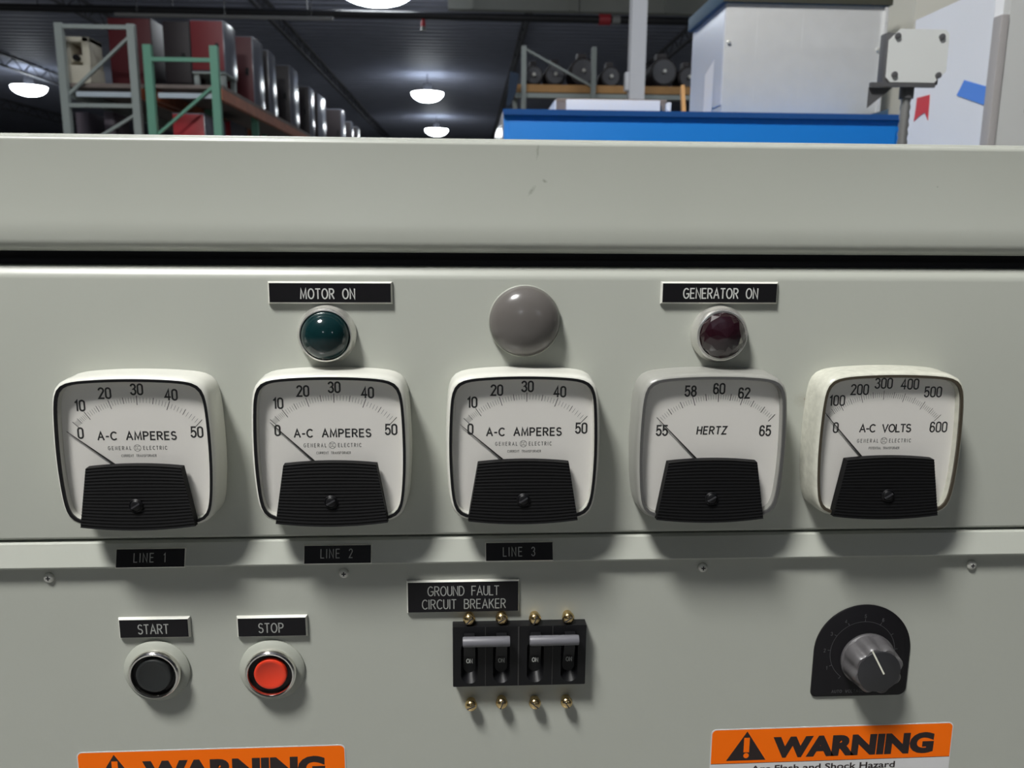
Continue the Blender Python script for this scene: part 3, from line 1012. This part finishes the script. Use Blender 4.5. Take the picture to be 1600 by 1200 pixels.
# slanting trim strip that carries the line plates, and the lower panel below it
YS1, YS0, YL = -.0004, -.0058, .0
prof = [(.014, z_s1 + .0004), (YS1 + .0025, z_s1 + .0004), (YS1, z_s1 - .0010), (YS0, z_s0 + .0012), (YS0 + .0004, z_s0), (.006, z_s0 - .0002)]
strip = part(MB().profile(prof, X0, X1 - .001, 1, smooth=True), 'trim_strip', m_paint, sharp=20)
part(MB().box(X0, X1 - .001, YL, .003, .12, z_s0 + .001), 'lower_panel', m_paint)
part(MB().box(X0, X1 - .001, .0031, .006, .06, .118), 'kick_panel', m_paint)
for px, py in ((75, 904), (537, 897), (1099, 888), (1520, 884)):
    x, z = at(px, py, YL - .002)
    s = MB().lathe([(.0036, 0), (.0036, .0006), (.0031, .0016), (.0018, .0022), (.0006, .0023)], 0, 0, 24).build('screw', m_steel, ct, loc=(x, YL - .3, z))
    mb = MB().box(-.0015, .0015, -.00245, -.0017, -.0004, .0004).box(-.0004, .0004, -.00245, -.0017, -.0015, .0015)
    mb.build('screw_slot', m_dark, s)
sx, sz = at(1260, 624, 0)
px_, pz_ = at(1104, 533, 0)
stains(m_door, [(sx, sz, .0022, .0014, .4, .75), (sx - .001, sz - .0005, .009, .006, .0, .22)], (0.16, 0.10, 0.04))
stains(m_door, [(px_, pz_, .0014, .0008, .6, .9), (px_ - .004, pz_ + .004, .014, .008, .5, .12)], (0.85, 0.87, 0.72))
h1 = at(840, 238, yf2); h2 = at(851, 283, yf2); h3 = at(831, 298, yf2); h4 = at(1465, 292, yf2)
stains(m_hood, [(h1[0], h1[1], .0011, .0055, .1, .5), (h2[0], h2[1], .0020, .0012, .4, .7), (h3[0], h3[1], .0040, .0015, -.9, .6), (h4[0], h4[1], .0007, .0007, 0, .6)], (0.16, 0.17, 0.13))

# ------------------------------------------------------------------ panel meters
N_ = 112


def outline(d, a=48.0, b=48.6, n=10.0):
    out = []
    for k_ in range(N_):
        t_ = 2 * math.pi * (k_ + .5) / N_
        c_, s_ = math.cos(t_), math.sin(t_)
        # equal-angle sampling of a super-ellipse
        r_ = (abs(c_ / (a + d)) ** n + abs(s_ / (b + d)) ** n) ** (-1.0 / n)
        x_, z_ = r_ * c_, r_ * s_
        u_, w_ = x_ / a, z_ / b
        x_ *= 1.0 - (.052 if w_ > 0 else .072) * w_ * w_ + .012
        z_ *= 1.0 - .055 * u_ * u_ + .004
        out.append((x_ * MM, z_ * MM))
    return out


H = 23.5
DIAL_H = 18.0


def dial_face(t_, kind, shift):
    dm = MB().loops([(outline(-1.0), (DIAL_H - 1) * MM), (outline(-1.0), DIAL_H * MM)], smooth=False, cap0=True).build('dial', m_dial, t_)
    y = -(DIAL_H + .06) * MM
    R, CZ = 58.2, -21.2
    fine, bold, num, small = MB(), MB(), MB(), MB()

    def tick(mb_, ang, r0, r1, w):
        a = math.radians(ang)
        d_ = Vector((math.sin(a), math.cos(a)))
        n_ = Vector((d_.y, -d_.x)) * w / 2
        o_ = Vector((shift, CZ))
        q = [o_ + d_ * r0 - n_, o_ + d_ * r0 + n_, o_ + d_ * r1 + n_, o_ + d_ * r1 - n_]
        mb_.bm.faces.new([mb_.bm.verts.new((v.x * MM, y, v.y * MM)) for v in q])

    def figs(lst, hh_=6.6, w=1.12):
        for s_, fx, fz in lst:
            write(num, s_, (fx + shift) * MM, fz * MM, hh_ * MM, w * MM, y, sx=1.0, gap=.20)

    if kind == 'amp':
        maj = [(0, -45), (10, -35), (20, -18), (30, 0), (40, 20.6), (50, 43.5)]
        mid = [(5, -41.3), (15, -26.6), (25, -8.8), (35, 10.5), (45, 31.6)]
        pts_ = sorted(maj + mid)
        for i in range(len(pts_) - 1):
            for j in range(1, 5):
                tick(fine, pts_[i][1] + (pts_[i + 1][1] - pts_[i][1]) * j / 5, R - 4.6, R - 1.2, .22)
        for _, a in maj: tick(bold, a, R - 6.2, R, .42)
        for _, a in mid: tick(bold, a, R - 4.8, R - .6, .36)
        figs([('0', -36.8, 12.6), ('10', -35.6, 30.6), ('20', -19.6, 38.6), ('30', .4, 41.0), ('40', 21.6, 37.4), ('50', 36.2, 12.8)])
        write(num, 'A-C AMPERES', (shift - 1.6) * MM, 10.6 * MM, 5.0 * MM, 1.0 * MM, y, width=49.0 * MM, sx=1.08)
        sub, subw = 'CURRENT TRANSFORMER', 22.0
    elif kind == 'hz':
        maj = [(55, -44.4), (58, -17.3), (60, 0), (62, 16.8), (65, 42)]
        mid = [(56, -35.2), (57, -26.2), (59, -8.6), (61, 8.5), (63, 24.6), (64, 33.2)]
        pts_ = sorted(maj + mid)
        for i in range(len(pts_) - 1):
            for j in range(1, 5):
                tick(fine, pts_[i][1] + (pts_[i + 1][1] - pts_[i][1]) * j / 5, R - 4.6, R - 1.4, .22)
        for _, a in maj: tick(bold, a, R - 6.4, R, .46)
        for _, a in mid: tick(bold, a, R - 5.0, R - .4, .44)
        figs([('55', -36.8, 11.4), ('58', -18.8, 38.0), ('60', .2, 39.6), ('62', 17.2, 36.6), ('65', 33.0, 10.8)])
        write(num, 'HERTZ', (shift - 3.4) * MM, 11.3 * MM, 5.0 * MM, .95 * MM, y, width=19.6 * MM, slant=.10)
        sub = None
    else:
        maj = [(0, -42), (100, -31), (200, -15.7), (300, 0), (400, 14.7), (500, 29.7), (600, 44.5)]
        mid = [(50, -37.4), (150, -23.4), (250, -7.6), (350, 7.3), (450, 22.3), (550, 37)]
        pts_ = sorted(maj + mid)
        for i in range(len(pts_) - 1):
            for j in range(1, 5):
                tick(fine, pts_[i][1] + (pts_[i + 1][1] - pts_[i][1]) * j / 5, R - 4.6, R - 1.4, .22)
        for _, a in maj: tick(bold, a, R - 6.2, R, .34)
        for _, a in mid: tick(bold, a, R - 4.8, R - .6, .30)
        figs([('0', -31.0, 11.8), ('100', -31.6, 30.4), ('200', -16.8, 37.8), ('300', -.8, 42.0), ('400', 17.2, 41.4), ('500', 33.6, 36.0), ('600', 40.0, 11.8)], w=.98)
        write(num, 'A-C VOLTS', (shift + 3.2) * MM, 11.2 * MM, 5.0 * MM, .92 * MM, y, width=35.0 * MM, sx=1.1)
        sub, subw = 'POTENTIAL TRANSFORMER', 21.0
    if sub:
        cx_ = shift - 2.0 if kind == 'amp' else shift + 3.0
        write(small, 'GENERAL', (cx_ - 11.2) * MM, 2.5 * MM, 2.3 * MM, .40 * MM, y, width=14.4 * MM, sx=.8)
        write(small, 'ELECTRIC', (cx_ + 11.2) * MM, 2.5 * MM, 2.3 * MM, .40 * MM, y, width=14.8 * MM, sx=.8)
        write(small, sub, (cx_ + .6) * MM, -2.6 * MM, 1.5 * MM, .26 * MM, y, width=subw * MM, sx=.8)
        ring_ = arc(cx_ * MM, 2.5 * MM, 2.2 * MM, 2.2 * MM, 0, 360, 28)
        ring_[-1] = ring_[0]
        ribbon(small, ring_, .26 * MM, y)
        for sgn in (-1, 1):                    # two scrolled initials inside the ring
            ribbon(small, arc((cx_ + sgn * .62) * MM, 2.6 * MM, .62 * MM, 1.1 * MM, 60, 330, 10), .22 * MM, y - 1e-5)
        for q in range(4):
            ribbon(small, arc((cx_ + 1.7 * math.cos(q * 1.571 + .78)) * MM, (2.5 + 1.7 * math.sin(q * 1.571 + .78)) * MM, .35 * MM, .35 * MM, q * 90 - 60, q * 90 + 150, 6), .16 * MM, y - 2e-5)
    fine.build('fine_scale', m_ink_fine, dm, recalc=False)
    bold.build('main_scale', m_ink, dm, recalc=False)
    num.build('lettering', m_ink, dm, recalc=False)
    if sub:
        small.build('maker_lettering', m_ink_fine, dm, recalc=False)
    else:
        small.bm.free()


def lower_cover(t_, skew=0.0):
    mb_ = MB()
    rows, cols = 38, 14
    zb_, zt_ = -47.6, -8.4
    grid = []
    for i in range(rows + 1):
        f = i / rows
        z_ = zb_ + (zt_ - zb_) * f
        hw_ = 36.2 + (29.6 - 36.2) * f
        bow = -2.4 * (1 - f) + 1.7 * f
        h_ = 27.4 - (.45 if i % 2 else 0.0)
        row = []
        for j in range(cols + 1):
            u = -1 + 2 * j / cols
            row.append(mb_.bm.verts.new((u * hw_ * MM, -h_ * MM, (z_ + bow * (1 - u * u)) * MM)))
        grid.append(row)
    for i in range(rows):
        for j in range(cols):
            mb_.bm.faces.new((grid[i][j], grid[i][j + 1], grid[i + 1][j + 1], grid[i + 1][j]))
    rim = grid[0] + [grid[i][cols] for i in range(1, rows)] + grid[rows][::-1] + [grid[i][0] for i in range(rows - 1, 0, -1)]
    back = [mb_.bm.verts.new((v.co.x * 1.01, -21.0 * MM, v.co.z)) for v in rim]
    for k_ in range(len(rim)):
        q = (k_ + 1) % len(rim)
        mb_.bm.faces.new((rim[k_], back[k_], back[q], rim[q]))
    lc = mb_.build('lower_cover', m_ribbed, t_, sharp=10)
    sc_ = MB().lathe([(4.4 * MM, .0269), (4.4 * MM, .0280), (3.9 * MM, .0284), (3.7 * MM, .0278), (3.5 * MM, .0282), (2.2 * MM, .0289), (.6 * MM, .0290)], 0, -33 * MM, 28).build('zero_screw', m_black, lc)
    MB().bar((-2.6 * MM, -.0290, -34.6 * MM), (2.6 * MM, -.0290, -31.4 * MM), .0009, .0007, up=(0, 1, 0)).build('screw_slot', m_dark, lc)


def meter(kind, label, cpx, cpy, shift, needle, m_c, m_g=m_black):
    x_, z_ = at(cpx, cpy, -H * MM)
    t_ = empty('panel_meter', (x_, 0, z_), label, 'meter', 'row of five panel meters')
    L = [(outline(2.6), 0.0002), (outline(2.6), .003), (outline(2.3), .006), (outline(2.2), .0150), (outline(1.9), .0195), (outline(1.4), .0218),
         (outline(.7), .0231), (outline(-.1), .0235), (outline(-.1), .0222), (outline(-1.9), .0222), (outline(-2.4), DIAL_H * MM)]
    MB().loops(L, cap0=True, cap1=False).build('case', m_c, t_, sharp=50)
    MB().loops([(outline(-.12), .0223), (outline(-.12), .0237), (outline(-1.9), .0237), (outline(-2.0), .0223)], cap1=False, smooth=False).build('gasket', m_g, t_)
    dial_face(t_, kind, shift)
    nd = MB()
    a = math.radians(needle)
    d_ = Vector((math.sin(a), math.cos(a)))
    n_ = Vector((d_.y, -d_.x))
    o_ = Vector((shift, -21.2))
    for h_ in (0,):
        q = [o_ + d_ * 10 - n_ * .62, o_ + d_ * 10 + n_ * .62, o_ + d_ * 50 + n_ * .26, o_ + d_ * 57 + n_ * .12, o_ + d_ * 57 - n_ * .12, o_ + d_ * 50 - n_ * .26]
        lp = [(v.x * MM, v.y * MM) for v in q]
        nd.loops([(lp, .0188), (lp, .0191)], smooth=False, cap0=True)
    nd.build('needle', m_needle, t_)
    MB().loops([(outline(-2.05), .0226), (outline(-2.05), .0232)], smooth=False, cap0=True).build('window', m_window, t_)
    lower_cover(t_)
    return t_


meter('amp', 'leftmost meter, A-C AMPERES dial over the LINE 1 plate', 210, 709.5, 2.0, -52.0, m_case)
meter('amp', 'A-C AMPERES meter below the green pilot light, over the LINE 2 plate', 516, 705, 2.6, -46.2, m_case)
meter('amp', 'middle meter, A-C AMPERES dial below the grey cap, over the LINE 3 plate', 818, 702.5, 2.2, -49.5, m_case)
meter('hz', 'HERTZ meter with the greyer rim, below the purple pilot light', 1113, 701.5, 3.9, -44.4, m_case_grey, m_gasket_grey)
meter('volt', 'rightmost meter, A-C VOLTS dial with a worn flaking cream rim', 1390, 697.5, -4.4, -42.5, m_case_worn, m_gasket_brown)


# ------------------------------------------------------------------ engraved plates
def plate(label, l, r, t_, b, lines, h_px, y0=0.0, tilt=0.0, thick=2.6, mtx=None, face_in=1.0, rot=0.0, wts=.85):
    """engraved laminate plate; l, r, t_, b are its outer edges in the photo"""
    yf_ = y0 - thick * MM
    xa_, za__ = at(l, (t_ + b) / 2, yf_)
    xb_, _ = at(r, (t_ + b) / 2, yf_)
    _, zt__ = at((l + r) / 2, t_, yf_)
    _, zb__ = at((l + r) / 2, b, yf_)
    cx_, cz_ = (xa_ + xb_) / 2, (zt__ + zb__) / 2
    hw_, hh_ = (xb_ - xa_) / 2, (zt__ - zb__) / 2
    o = empty('nameplate', (cx_, y0, cz_), label, 'nameplate', 'black engraved nameplates', rot=(tilt, rot, 0))
    k_ = face_in * MM
    rc = lambda d: [(-hw_ + d, -hh_ + d), (hw_ - d, -hh_ + d), (hw_ - d, hh_ - d), (-hw_ + d, hh_ - d)]
    MB().loops([(rc(0), .0002), (rc(0), thick * MM * .45), (rc(k_), thick * MM)], smooth=False, cap0=True).build('plate', m_white_core, o)
    MB().loops([(rc(k_ * 1.02), thick * MM - .0001), (rc(k_ * 1.1), thick * MM + .00012)], smooth=False).build('face', m_blackface, o)
    mb_ = MB()
    for s_, tx, ty, wpx in lines:
        lx, lz = at(tx, ty, yf_)
        x2, _ = at(tx + wpx, ty, yf_)
        sc_ = abs(at(tx, ty + h_px, yf_)[1] - lz)
        write(mb_, s_, lx - cx_, lz - cz_, sc_, wts * MM, -(thick + .18) * MM, width=x2 - lx, sx=.80)
    mb_.build('engraving', mtx or m_engrave, o, recalc=False)
    return o


plate('black plate engraved MOTOR ON above the green pilot light', 418, 613, 440, 475, [('MOTOR ON', 512, 459, 84)], 15)
plate('black plate engraved GENERATOR ON above the purple pilot light', 1033, 1216, 440.5, 475, [('GENERATOR ON', 1126, 458.5, 115)], 15)
yl = (YS1 + YS0) / 2
tl = math.atan2(YS1 - YS0, z_s1 - z_s0)
for nm, l, r, t_, b, tx, ty in (('LINE 1', 180, 290, 858.5, 887.5, 234, 872.5), ('LINE 2', 474, 581, 853, 881.5, 526, 866), ('LINE 3', 758, 865, 848.5, 877, 811, 863)):
    plate('small black plate engraved %s on the slanting strip' % nm, l, r, t_, b, [(nm, tx, ty, 49)], 12.5, y0=yl, tilt=-tl, thick=1.5, mtx=m_engrave2, face_in=.6, wts=.62)
plate('black two-line plate engraved GROUND FAULT CIRCUIT BREAKER', 635.5, 811.5, 907.5, 957.5,
      [('GROUND FAULT', 724, 923, 110), ('CIRCUIT BREAKER', 725, 943.5, 129)], 14, y0=YL, mtx=m_engrave2, face_in=.8, wts=.68)
plate('black plate engraved START above the black push button', 184.5, 296.5, 966, 998, [('START', 239.5, 983, 47)], 14, y0=YL, mtx=m_engrave2, thick=2.8, wts=.8)
plate('black plate engraved STOP above the red push button', 369.5, 480, 963.5, 996, [('STOP', 423.5, 981, 38)], 14, y0=YL, mtx=m_engrave2, thick=2.8, wts=.8)


# ------------------------------------------------------------------ pilot lights and cap
def pilot(label, px, py, m_l, faceted):
    x_, z_ = at(px, py, 0)
    t_ = empty('pilot_light', (x_, 0, z_), label, 'pilot light')
    MB().lathe([(19.2 * MM, .0001), (19.4 * MM, .0012), (18.8 * MM, .0030), (18.2 * MM, .0040), (17.9 * MM, .0060), (17.4 * MM, .0078), (16.9 * MM, .0086), (16.2 * MM, .0088), (15.8 * MM, .0080), (15.8 * MM, .004)],
               seg=64, cap0=True, cap1=True).build('bezel', m_alu, t_)
    if not faceted:
        pr = [(15.7 * MM, .0070)]
        for k_ in range(13):
            a = math.radians(4 + 86 * k_ / 12.0)
            pr.append((max(.2, 15.6 * math.cos(a)) * MM, .0072 + .0125 * math.sin(a)))
        MB().lathe(pr, seg=64).build('lens', m_l, t_)
    else:
        mb_ = MB()
        n = 12
        lv = [(15.6, .0070, 0), (15.4, .0092, 0), (13.6, .0125, .5), (10.4, .0155, 0), (6.2, .0178, .5), (.6, .0198, 0)]
        rs = [[mb_.bm.verts.new((r * MM * math.cos(2 * math.pi * (j + o_) / n), -h_, r * MM * math.sin(2 * math.pi * (j + o_) / n))) for j in range(n)] for r, h_, o_ in lv]
        for (ra, la), (rb, lb) in zip(zip(rs, lv), zip(rs[1:], lv[1:])):
            for j in range(n):
                q = (j + 1) % n
                if la[2] == lb[2]:
                    mb_.bm.faces.new((ra[j], ra[q], rb[q], rb[j]))
                elif lb[2] > la[2]:
                    mb_.bm.faces.new((ra[j], ra[q], rb[j]))
                    mb_.bm.faces.new((ra[q], rb[q], rb[j]))
                else:
                    mb_.bm.faces.new((ra[j], ra[q], rb[q]))
                    mb_.bm.faces.new((ra[j], rb[q], rb[j]))
        mb_.bm.faces.new(rs[-1])
        mb_.build('lens', m_l, t_, sharp=5)
        MB().lathe([(15.9 * MM, .0068), (15.9 * MM, .0084), (15.4 * MM, .0086), (15.2 * MM, .0070)], seg=48, cap1=False).build('lens_ring', m_alu, t_)
    return t_


pilot('pilot light with a smooth dark green domed lens under the MOTOR ON plate', 511.5, 522.0, m_green_lens, False)
pilot('pilot light with a faceted dark purple lens under the GENERATOR ON plate', 1122.5, 521.8, m_purple_lens, True)
x_, z_ = at(820, 502.5, -.004)
t_ = empty('hole_cap', (x_, 0, z_), 'round grey plastic cap between the two pilot lights', 'cap')
pr = [(23.0 * MM, .0001), (23.4 * MM, .001), (23.4 * MM, .0030), (22.9 * MM, .0042)]
for k_ in range(1, 11):
    a = math.radians(90 * k_ / 10.0)
    pr.append((max(.3, 22.9 * math.cos(a)) * MM, .0042 + .0125 * math.sin(a)))
MB().lathe(pr, seg=72, cap0=True).build('cap_dome', m_grey_cap, t_)
MB().lathe([(23.0 * MM, .0006), (23.95 * MM, .0016), (23.9 * MM, .0026), (23.3 * MM, .0030)], seg=72, cap1=False).build('rim', m_flange, t_)


# ------------------------------------------------------------------ push buttons
def button(label, px, py, m_b, r_b, h_b):
    x_, z_ = at(px, py, YL)
    t_ = empty('push_button', (x_, YL, z_), label, 'push button')
    MB().lathe([(22.8 * MM, .0001), (22.8 * MM, .0012), (21.8 * MM, .0020), (18.2 * MM, .0036), (17.2 * MM, .0038)], seg=64, cap0=True).build('flange', m_flange, t_)
    MB().lathe([(17.6 * MM, .0036), (17.9 * MM, .0062), (17.4 * MM, .0079), (16.4 * MM, .0087), (15.4 * MM, .0084), (14.9 * MM, .0074), (14.7 * MM, .0032)], seg=64, cap1=False).build('collar', m_chrome, t_)
    MB().lathe([(14.75 * MM, .0032), (14.7 * MM, .0045), (r_b * MM + .0004, .0046)], seg=48).build('well', m_black, t_)
    MB().lathe([(r_b * MM, .0032), (r_b * MM, h_b - .0012), ((r_b - .5) * MM, h_b - .0003), ((r_b - 1.3) * MM, h_b), ((r_b - 2.6) * MM, h_b - .0004), ((r_b - 6) * MM, h_b - .0011), (.5 * MM, h_b - .0013)], seg=56).build('plunger', m_b, t_)
    return t_


button('push button with a black plunger under the START plate', 246.5, 1047.0, m_black_btn, 12.2, .0086)
button('push button with a red plunger under the STOP plate', 426.0, 1045.5, m_red_btn, 11.4, .0078)

# ------------------------------------------------------------------ circuit breaker
BH = .0085
xl, _ = at(707.5, 1027, YL - BH)
xr, _ = at(915, 1027, YL - BH)
_, zt = at(811, 978.5, YL - BH)
_, zb = at(811, 1071, YL - BH)
bcx, bcz = (xl + xr) / 2, (zt + zb) / 2
hw, hh = (xr - xl) / 2, (zt - zb) / 2
cb = empty('circuit_breaker', (bcx, YL, bcz), 'black four-pole circuit breaker with grey handle ties and brass screws', 'circuit breaker')


def stadium(cx_, z0_, z1_, r_, n=8):
    return arc(cx_, z1_ - r_, r_, r_, 0, 180, n) + arc(cx_, z0_ + r_, r_, r_, 180, 360, n)


poles = [at(px, 1030, YL - BH)[0] - bcx for px in (733.5, 783.5, 836.5, 889.5)]
pb = MB()
bm = pb.bm
outer = rrect(-hw, hw, -hh, hh, .0006, 2)
holes = [stadium(x, -hh + .0022, hh - .011, .0060) for x in poles]
edges = []
allv = []
for lp in [outer] + holes:
    vs = [bm.verts.new((x, -BH, z)) for x, z in lp]
    vs = [v for i, v in enumerate(vs)]
    es = [bm.edges.new((vs[i], vs[(i + 1) % len(vs)])) for i in range(len(vs))]
    edges += es
    allv.append(vs)
bmesh.ops.triangle_fill(bm, use_beauty=True, use_dissolve=False, edges=edges, normal=(0, -1, 0))
sides = [bm.verts.new((v.co.x * 1.004, -.0001, v.co.z * 1.01)) for v in allv[0]]
for i in range(len(sides)):
    q = (i + 1) % len(sides)
    bm.faces.new((allv[0][i], sides[i], sides[q], allv[0][q]))
for vs, x in zip(allv[1:], poles):
    inner = stadium(x, -hh + .0078, hh - .0125, .0043)
    vi = [bm.verts.new((a, -BH + .0052, b)) for a, b in inner]
    for i in range(len(vs)):
        q = (i + 1) % len(vs)
        bm.faces.new((vs[i], vi[i], vi[q], vs[q]))
    bm.faces.new(vi)
pb.build('body', m_black, cb, sharp=30)
# seams between the poles
for xm_, w_ in (((poles[0] + poles[1]) / 2, .0005), ((poles[1] + poles[2]) / 2, .0009), ((poles[2] + poles[3]) / 2, .0005)):
    MB().box(xm_ - w_ / 2, xm_ + w_ / 2, -BH - .0004, -BH + .0001, -hh + .0004, hh - .0004).build('seam_rib', m_seam, cb)
for x in poles:
    mb = MB()
    # toggle leaning upward, narrowing towards its tip
    z1_, z0_ = hh - .0055, -hh + .0150
    sec = [(-.0040, z0_, .0036), (-.0040, z0_ + .006, .0055), (-.0038, z1_ - .006, .0115), (-.0036, z1_, .0138)]
    L_, R_ = [], []
    rings = []
    for (w_, z_, h_) in sec:
        rings.append([mb.bm.verts.new(p) for p in ((x + w_, -h_, z_), (x - w_, -h_, z_), (x - w_, -max(.002, h_ - .006), z_ + .001), (x + w_, -max(.002, h_ - .006), z_ + .001))])
    mb.rings(rings, False)
    mb.bm.faces.new(rings[0][::-1])
    mb.bm.faces.new(rings[-1])
    tg = mb.build('toggle', m_black, cb)
    mb = write(MB(), 'ON', x, -hh + .0185, .0030, .0006, -.0062, sx=.9)
    mb.build('lettering', m_engrave2, tg, recalc=False)
for a, b in ((0, 1), (2, 3)):
    xa, xb = poles[a] - .0046, poles[b] + .0056
    z_ = hh - .0082
    mb = MB().tube([(xa, -.0142, z_), (xa + .001, -.0142, z_), (xb - .001, -.0142, z_), (xb, -.0142, z_)], .0036, 18, [.0033, .0036, .0036, .0033])
    mb.build('handle_tie', m_tie, cb)
for px, py in ((733, 968.5), (784, 967), (836, 967.5), (888, 966), (736, 1103), (784, 1099.5), (836, 1100), (885.5, 1098.5)):
    x, z = at(px, py, YL - .006)
    s = MB().lathe([(.0034, .0001), (.0034, .0040), (.0043, .0042), (.0044, .0052), (.0040, .0066), (.0031, .0077), (.0018, .0084), (.0006, .0086)], 0, 0, 28).build('brass_screw', m_brass, cb, loc=(x - bcx, 0, z - bcz))
    an = random.uniform(.3, 2.6)
    MB().bar((-.0030 * math.cos(an), -.0083, -.0030 * math.sin(an)), (.0030 * math.cos(an), -.0083, .0030 * math.sin(an)), .0007, .0010, up=(0, 1, 0)).build('screw_slot', m_dark, s)

# ------------------------------------------------------------------ voltage knob
xl, _ = at(1272, 1020, YL - .0012)
xr, _ = at(1421.5, 1020, YL - .0012)
_, zt = at(1348, 945.5, YL - .0012)
_, zb = at(1348, 1087, YL - .0012)
kx = (xl + xr) / 2
r = (xr - xl) / 2
kz = zt - r
kt = empty('rheostat_knob', (kx, YL, kz), 'black fluted knob with white pointer line on a D-shaped dial plate', 'knob')
lp = arc(0, 0, r, r, 0, 180, 36) + [(-r * 1.0, zb - kz + .004)] + arc(-r + .004, zb - kz + .004, .004, .004, 180, 270, 6) + arc(r - .006, zb - kz + .006, .006, .006, 270, 360, 6)
sm = lambda d: [(x * (1 - d / r), z * (1 - d / r)) for x, z in lp]
dp = MB().loops([(sm(0), .0001), (sm(0), .0011), (sm(.0004), .0014)], smooth=False, cap0=True).build('dial_plate', m_blackface, kt)
y = -.0015
mb = MB()
ribbon(mb, arc(0, -.001, .0242, .0242, -52, 232, 48), .0003, y)
for k_ in range(11):
    a = math.radians(232 - 284 * k_ / 10)
    for q in (0,):
        p0, p1 = .0242, .0262
        ribbon(mb, [(p0 * math.cos(a), -.001 + p0 * math.sin(a)), (p1 * math.cos(a), -.001 + p1 * math.sin(a))], .0004, y - 1e-5)
for s_, a in (('1', 205), ('2', 176), ('3', 148), ('4', 120), ('5', 90), ('6', 62)):
    write(mb, s_, .0285 * math.cos(math.radians(a)), -.001 + .0285 * math.sin(math.radians(a)), .0026, .0004, y)
write(mb, 'AUTO VOLTAGE', -.0085, zb - kz + .0042, .0022, .00035, y, width=.024)
mb.build('scale_lettering', mat('worn_grey_print', (0.07, 0.07, 0.075), 0.6), dp, recalc=False)
wob = lambda a, h_: 1.0 - (.05 + .075 * min(1, max(0, (h_ - .003) / .014))) * (0.5 + 0.5 * math.cos(8 * a + .6)) ** 1.5
bz_ = at(1353, 1027, YL)[1] - kz
bx_ = at(1353, 1027, YL)[0] - kx
MB().lathe([(.0200, .0016), (.0202, .0034), (.0190, .0046)], bx_, bz_, 64, cap0=True).build('skirt', m_knob_skirt, kt)
MB().lathe([(.0200, .0044), (.0196, .008), (.0190, .014), (.0185, .0182), (.0172, .0196)], bx_, bz_, 96, cap0=True, wob=wob).build('knob_body', m_knob_skirt, kt)
cpf = MB().lathe([(.0156, .0194), (.0154, .0203), (.0148, .0206)], bx_, bz_, 64, cap0=True).build('cap_face', m_knob, kt)
p0 = at(1363.5, 1018, YL - .0207)
p1 = at(1381, 1053, YL - .0207)
mb = MB()
ribbon(mb, [(p0[0] - kx, p0[1] - kz), (p1[0] - kx, p1[1] - kz)], .0012, -.0208)
mb.build('pointer_line', mat('pointer_white', (0.80, 0.80, 0.68), 0.5), cpf, recalc=False)


# ------------------------------------------------------------------ warning labels
def warning(label, tl_, tr_, hdr_px, tri, word):
    y = YL - .0004
    a = Vector(at(*tl_, y))
    b = Vector(at(*tr_, y))
    ang = math.atan2(b.y - a.y, b.x - a.x)
    wd = (b - a).length
    o = empty('warning_label', (a.x, YL, a.y), label, 'warning label', rot=(0, -ang, 0))
    hdr = at(tl_[0], tl_[1], y)[1] - at(tl_[0], tl_[1] + hdr_px, y)[1]
    tall = .105
    rr_ = .0035
    lp_ = rrect(0, wd, -tall, 0, rr_, 6)
    MB().loops([(lp_, .00004), (lp_, .0003)], smooth=False, cap0=True).build('backing', m_label_white, o)
    e = .0006
    top = [(wd - e, -hdr)] + arc(wd - rr_ - e, -rr_ - e, rr_, rr_, 0, 90, 6) + arc(rr_ + e, -rr_ - e, rr_, rr_, 90, 180, 6) + [(e, -hdr)]
    mb_ = MB()
    mb_.bm.faces.new([mb_.bm.verts.new((x, -.00036, z)) for x, z in top])
    mb_.build('orange_header', m_orange, o)
    rotinv = lambda p: ((p[0] - a.x) * math.cos(ang) + (p[1] - a.y) * math.sin(ang), -(p[0] - a.x) * math.sin(ang) + (p[1] - a.y) * math.cos(ang))
    tx, tz = rotinv(at(*tri, y))
    s_ = hdr * .88
    mb_ = MB()
    T = [(tx - s_ * .60, tz - s_ * .46), (tx + s_ * .60, tz - s_ * .46), (tx, tz + s_ * .50)]
    mb_.bm.faces.new([mb_.bm.verts.new((x, -.00040, z)) for x, z in T])
    mb_.bm.faces.new([mb_.bm.verts.new((x, -.00040, z)) for x, z in ((0.0006, -hdr - .0003), (wd - .0006, -hdr - .0003), (wd - .0006, -hdr), (.0006, -hdr))])
    (wx0, wz0), (wx1, wz1) = rotinv(at(*word[0], y)), rotinv(at(*word[1], y))
    type_mesh(mb_, 'WARNING', (wx0 + wx1) / 2, (wz0 + wz1) / 2, word[2] * at_scale, wx1 - wx0, -.00042, bold=.062, slant=.03)
    type_mesh(mb_, 'Arc Flash and Shock Hazard', wd * .47, -hdr - .0052, .0054, wd * .60, -.00040, bold=.018)
    mb_.build('lettering', m_label_ink, o, recalc=False)
    ex = MB()
    ribbon(ex, [(tx, tz + s_ * .24), (tx, tz - s_ * .14)], s_ * .17, -.00044)
    lp_ = arc(tx, tz - s_ * .30, s_ * .085, s_ * .085, 0, 345, 16)
    ex.bm.faces.new([ex.bm.verts.new((x, -.00044, z)) for x, z in lp_])
    ex.build('exclamation_mark', m_orange, o, recalc=False)


at_scale = abs(at(1300, 1180, YL)[1] - at(1300, 1150, YL)[1]) / 30.0
warning('orange WARNING label below the two push buttons, cut by the photo edge', (119, 1176), (539, 1163.5), 56, (180, 1204), ((223, 1207), (508, 1200), 36))
warning('orange WARNING label below the black knob, with white text part showing', (1112, 1140.5), (1490.5, 1128.5), 53.5, (1166.5, 1166.5), ((1207, 1168), (1459, 1160), 33))
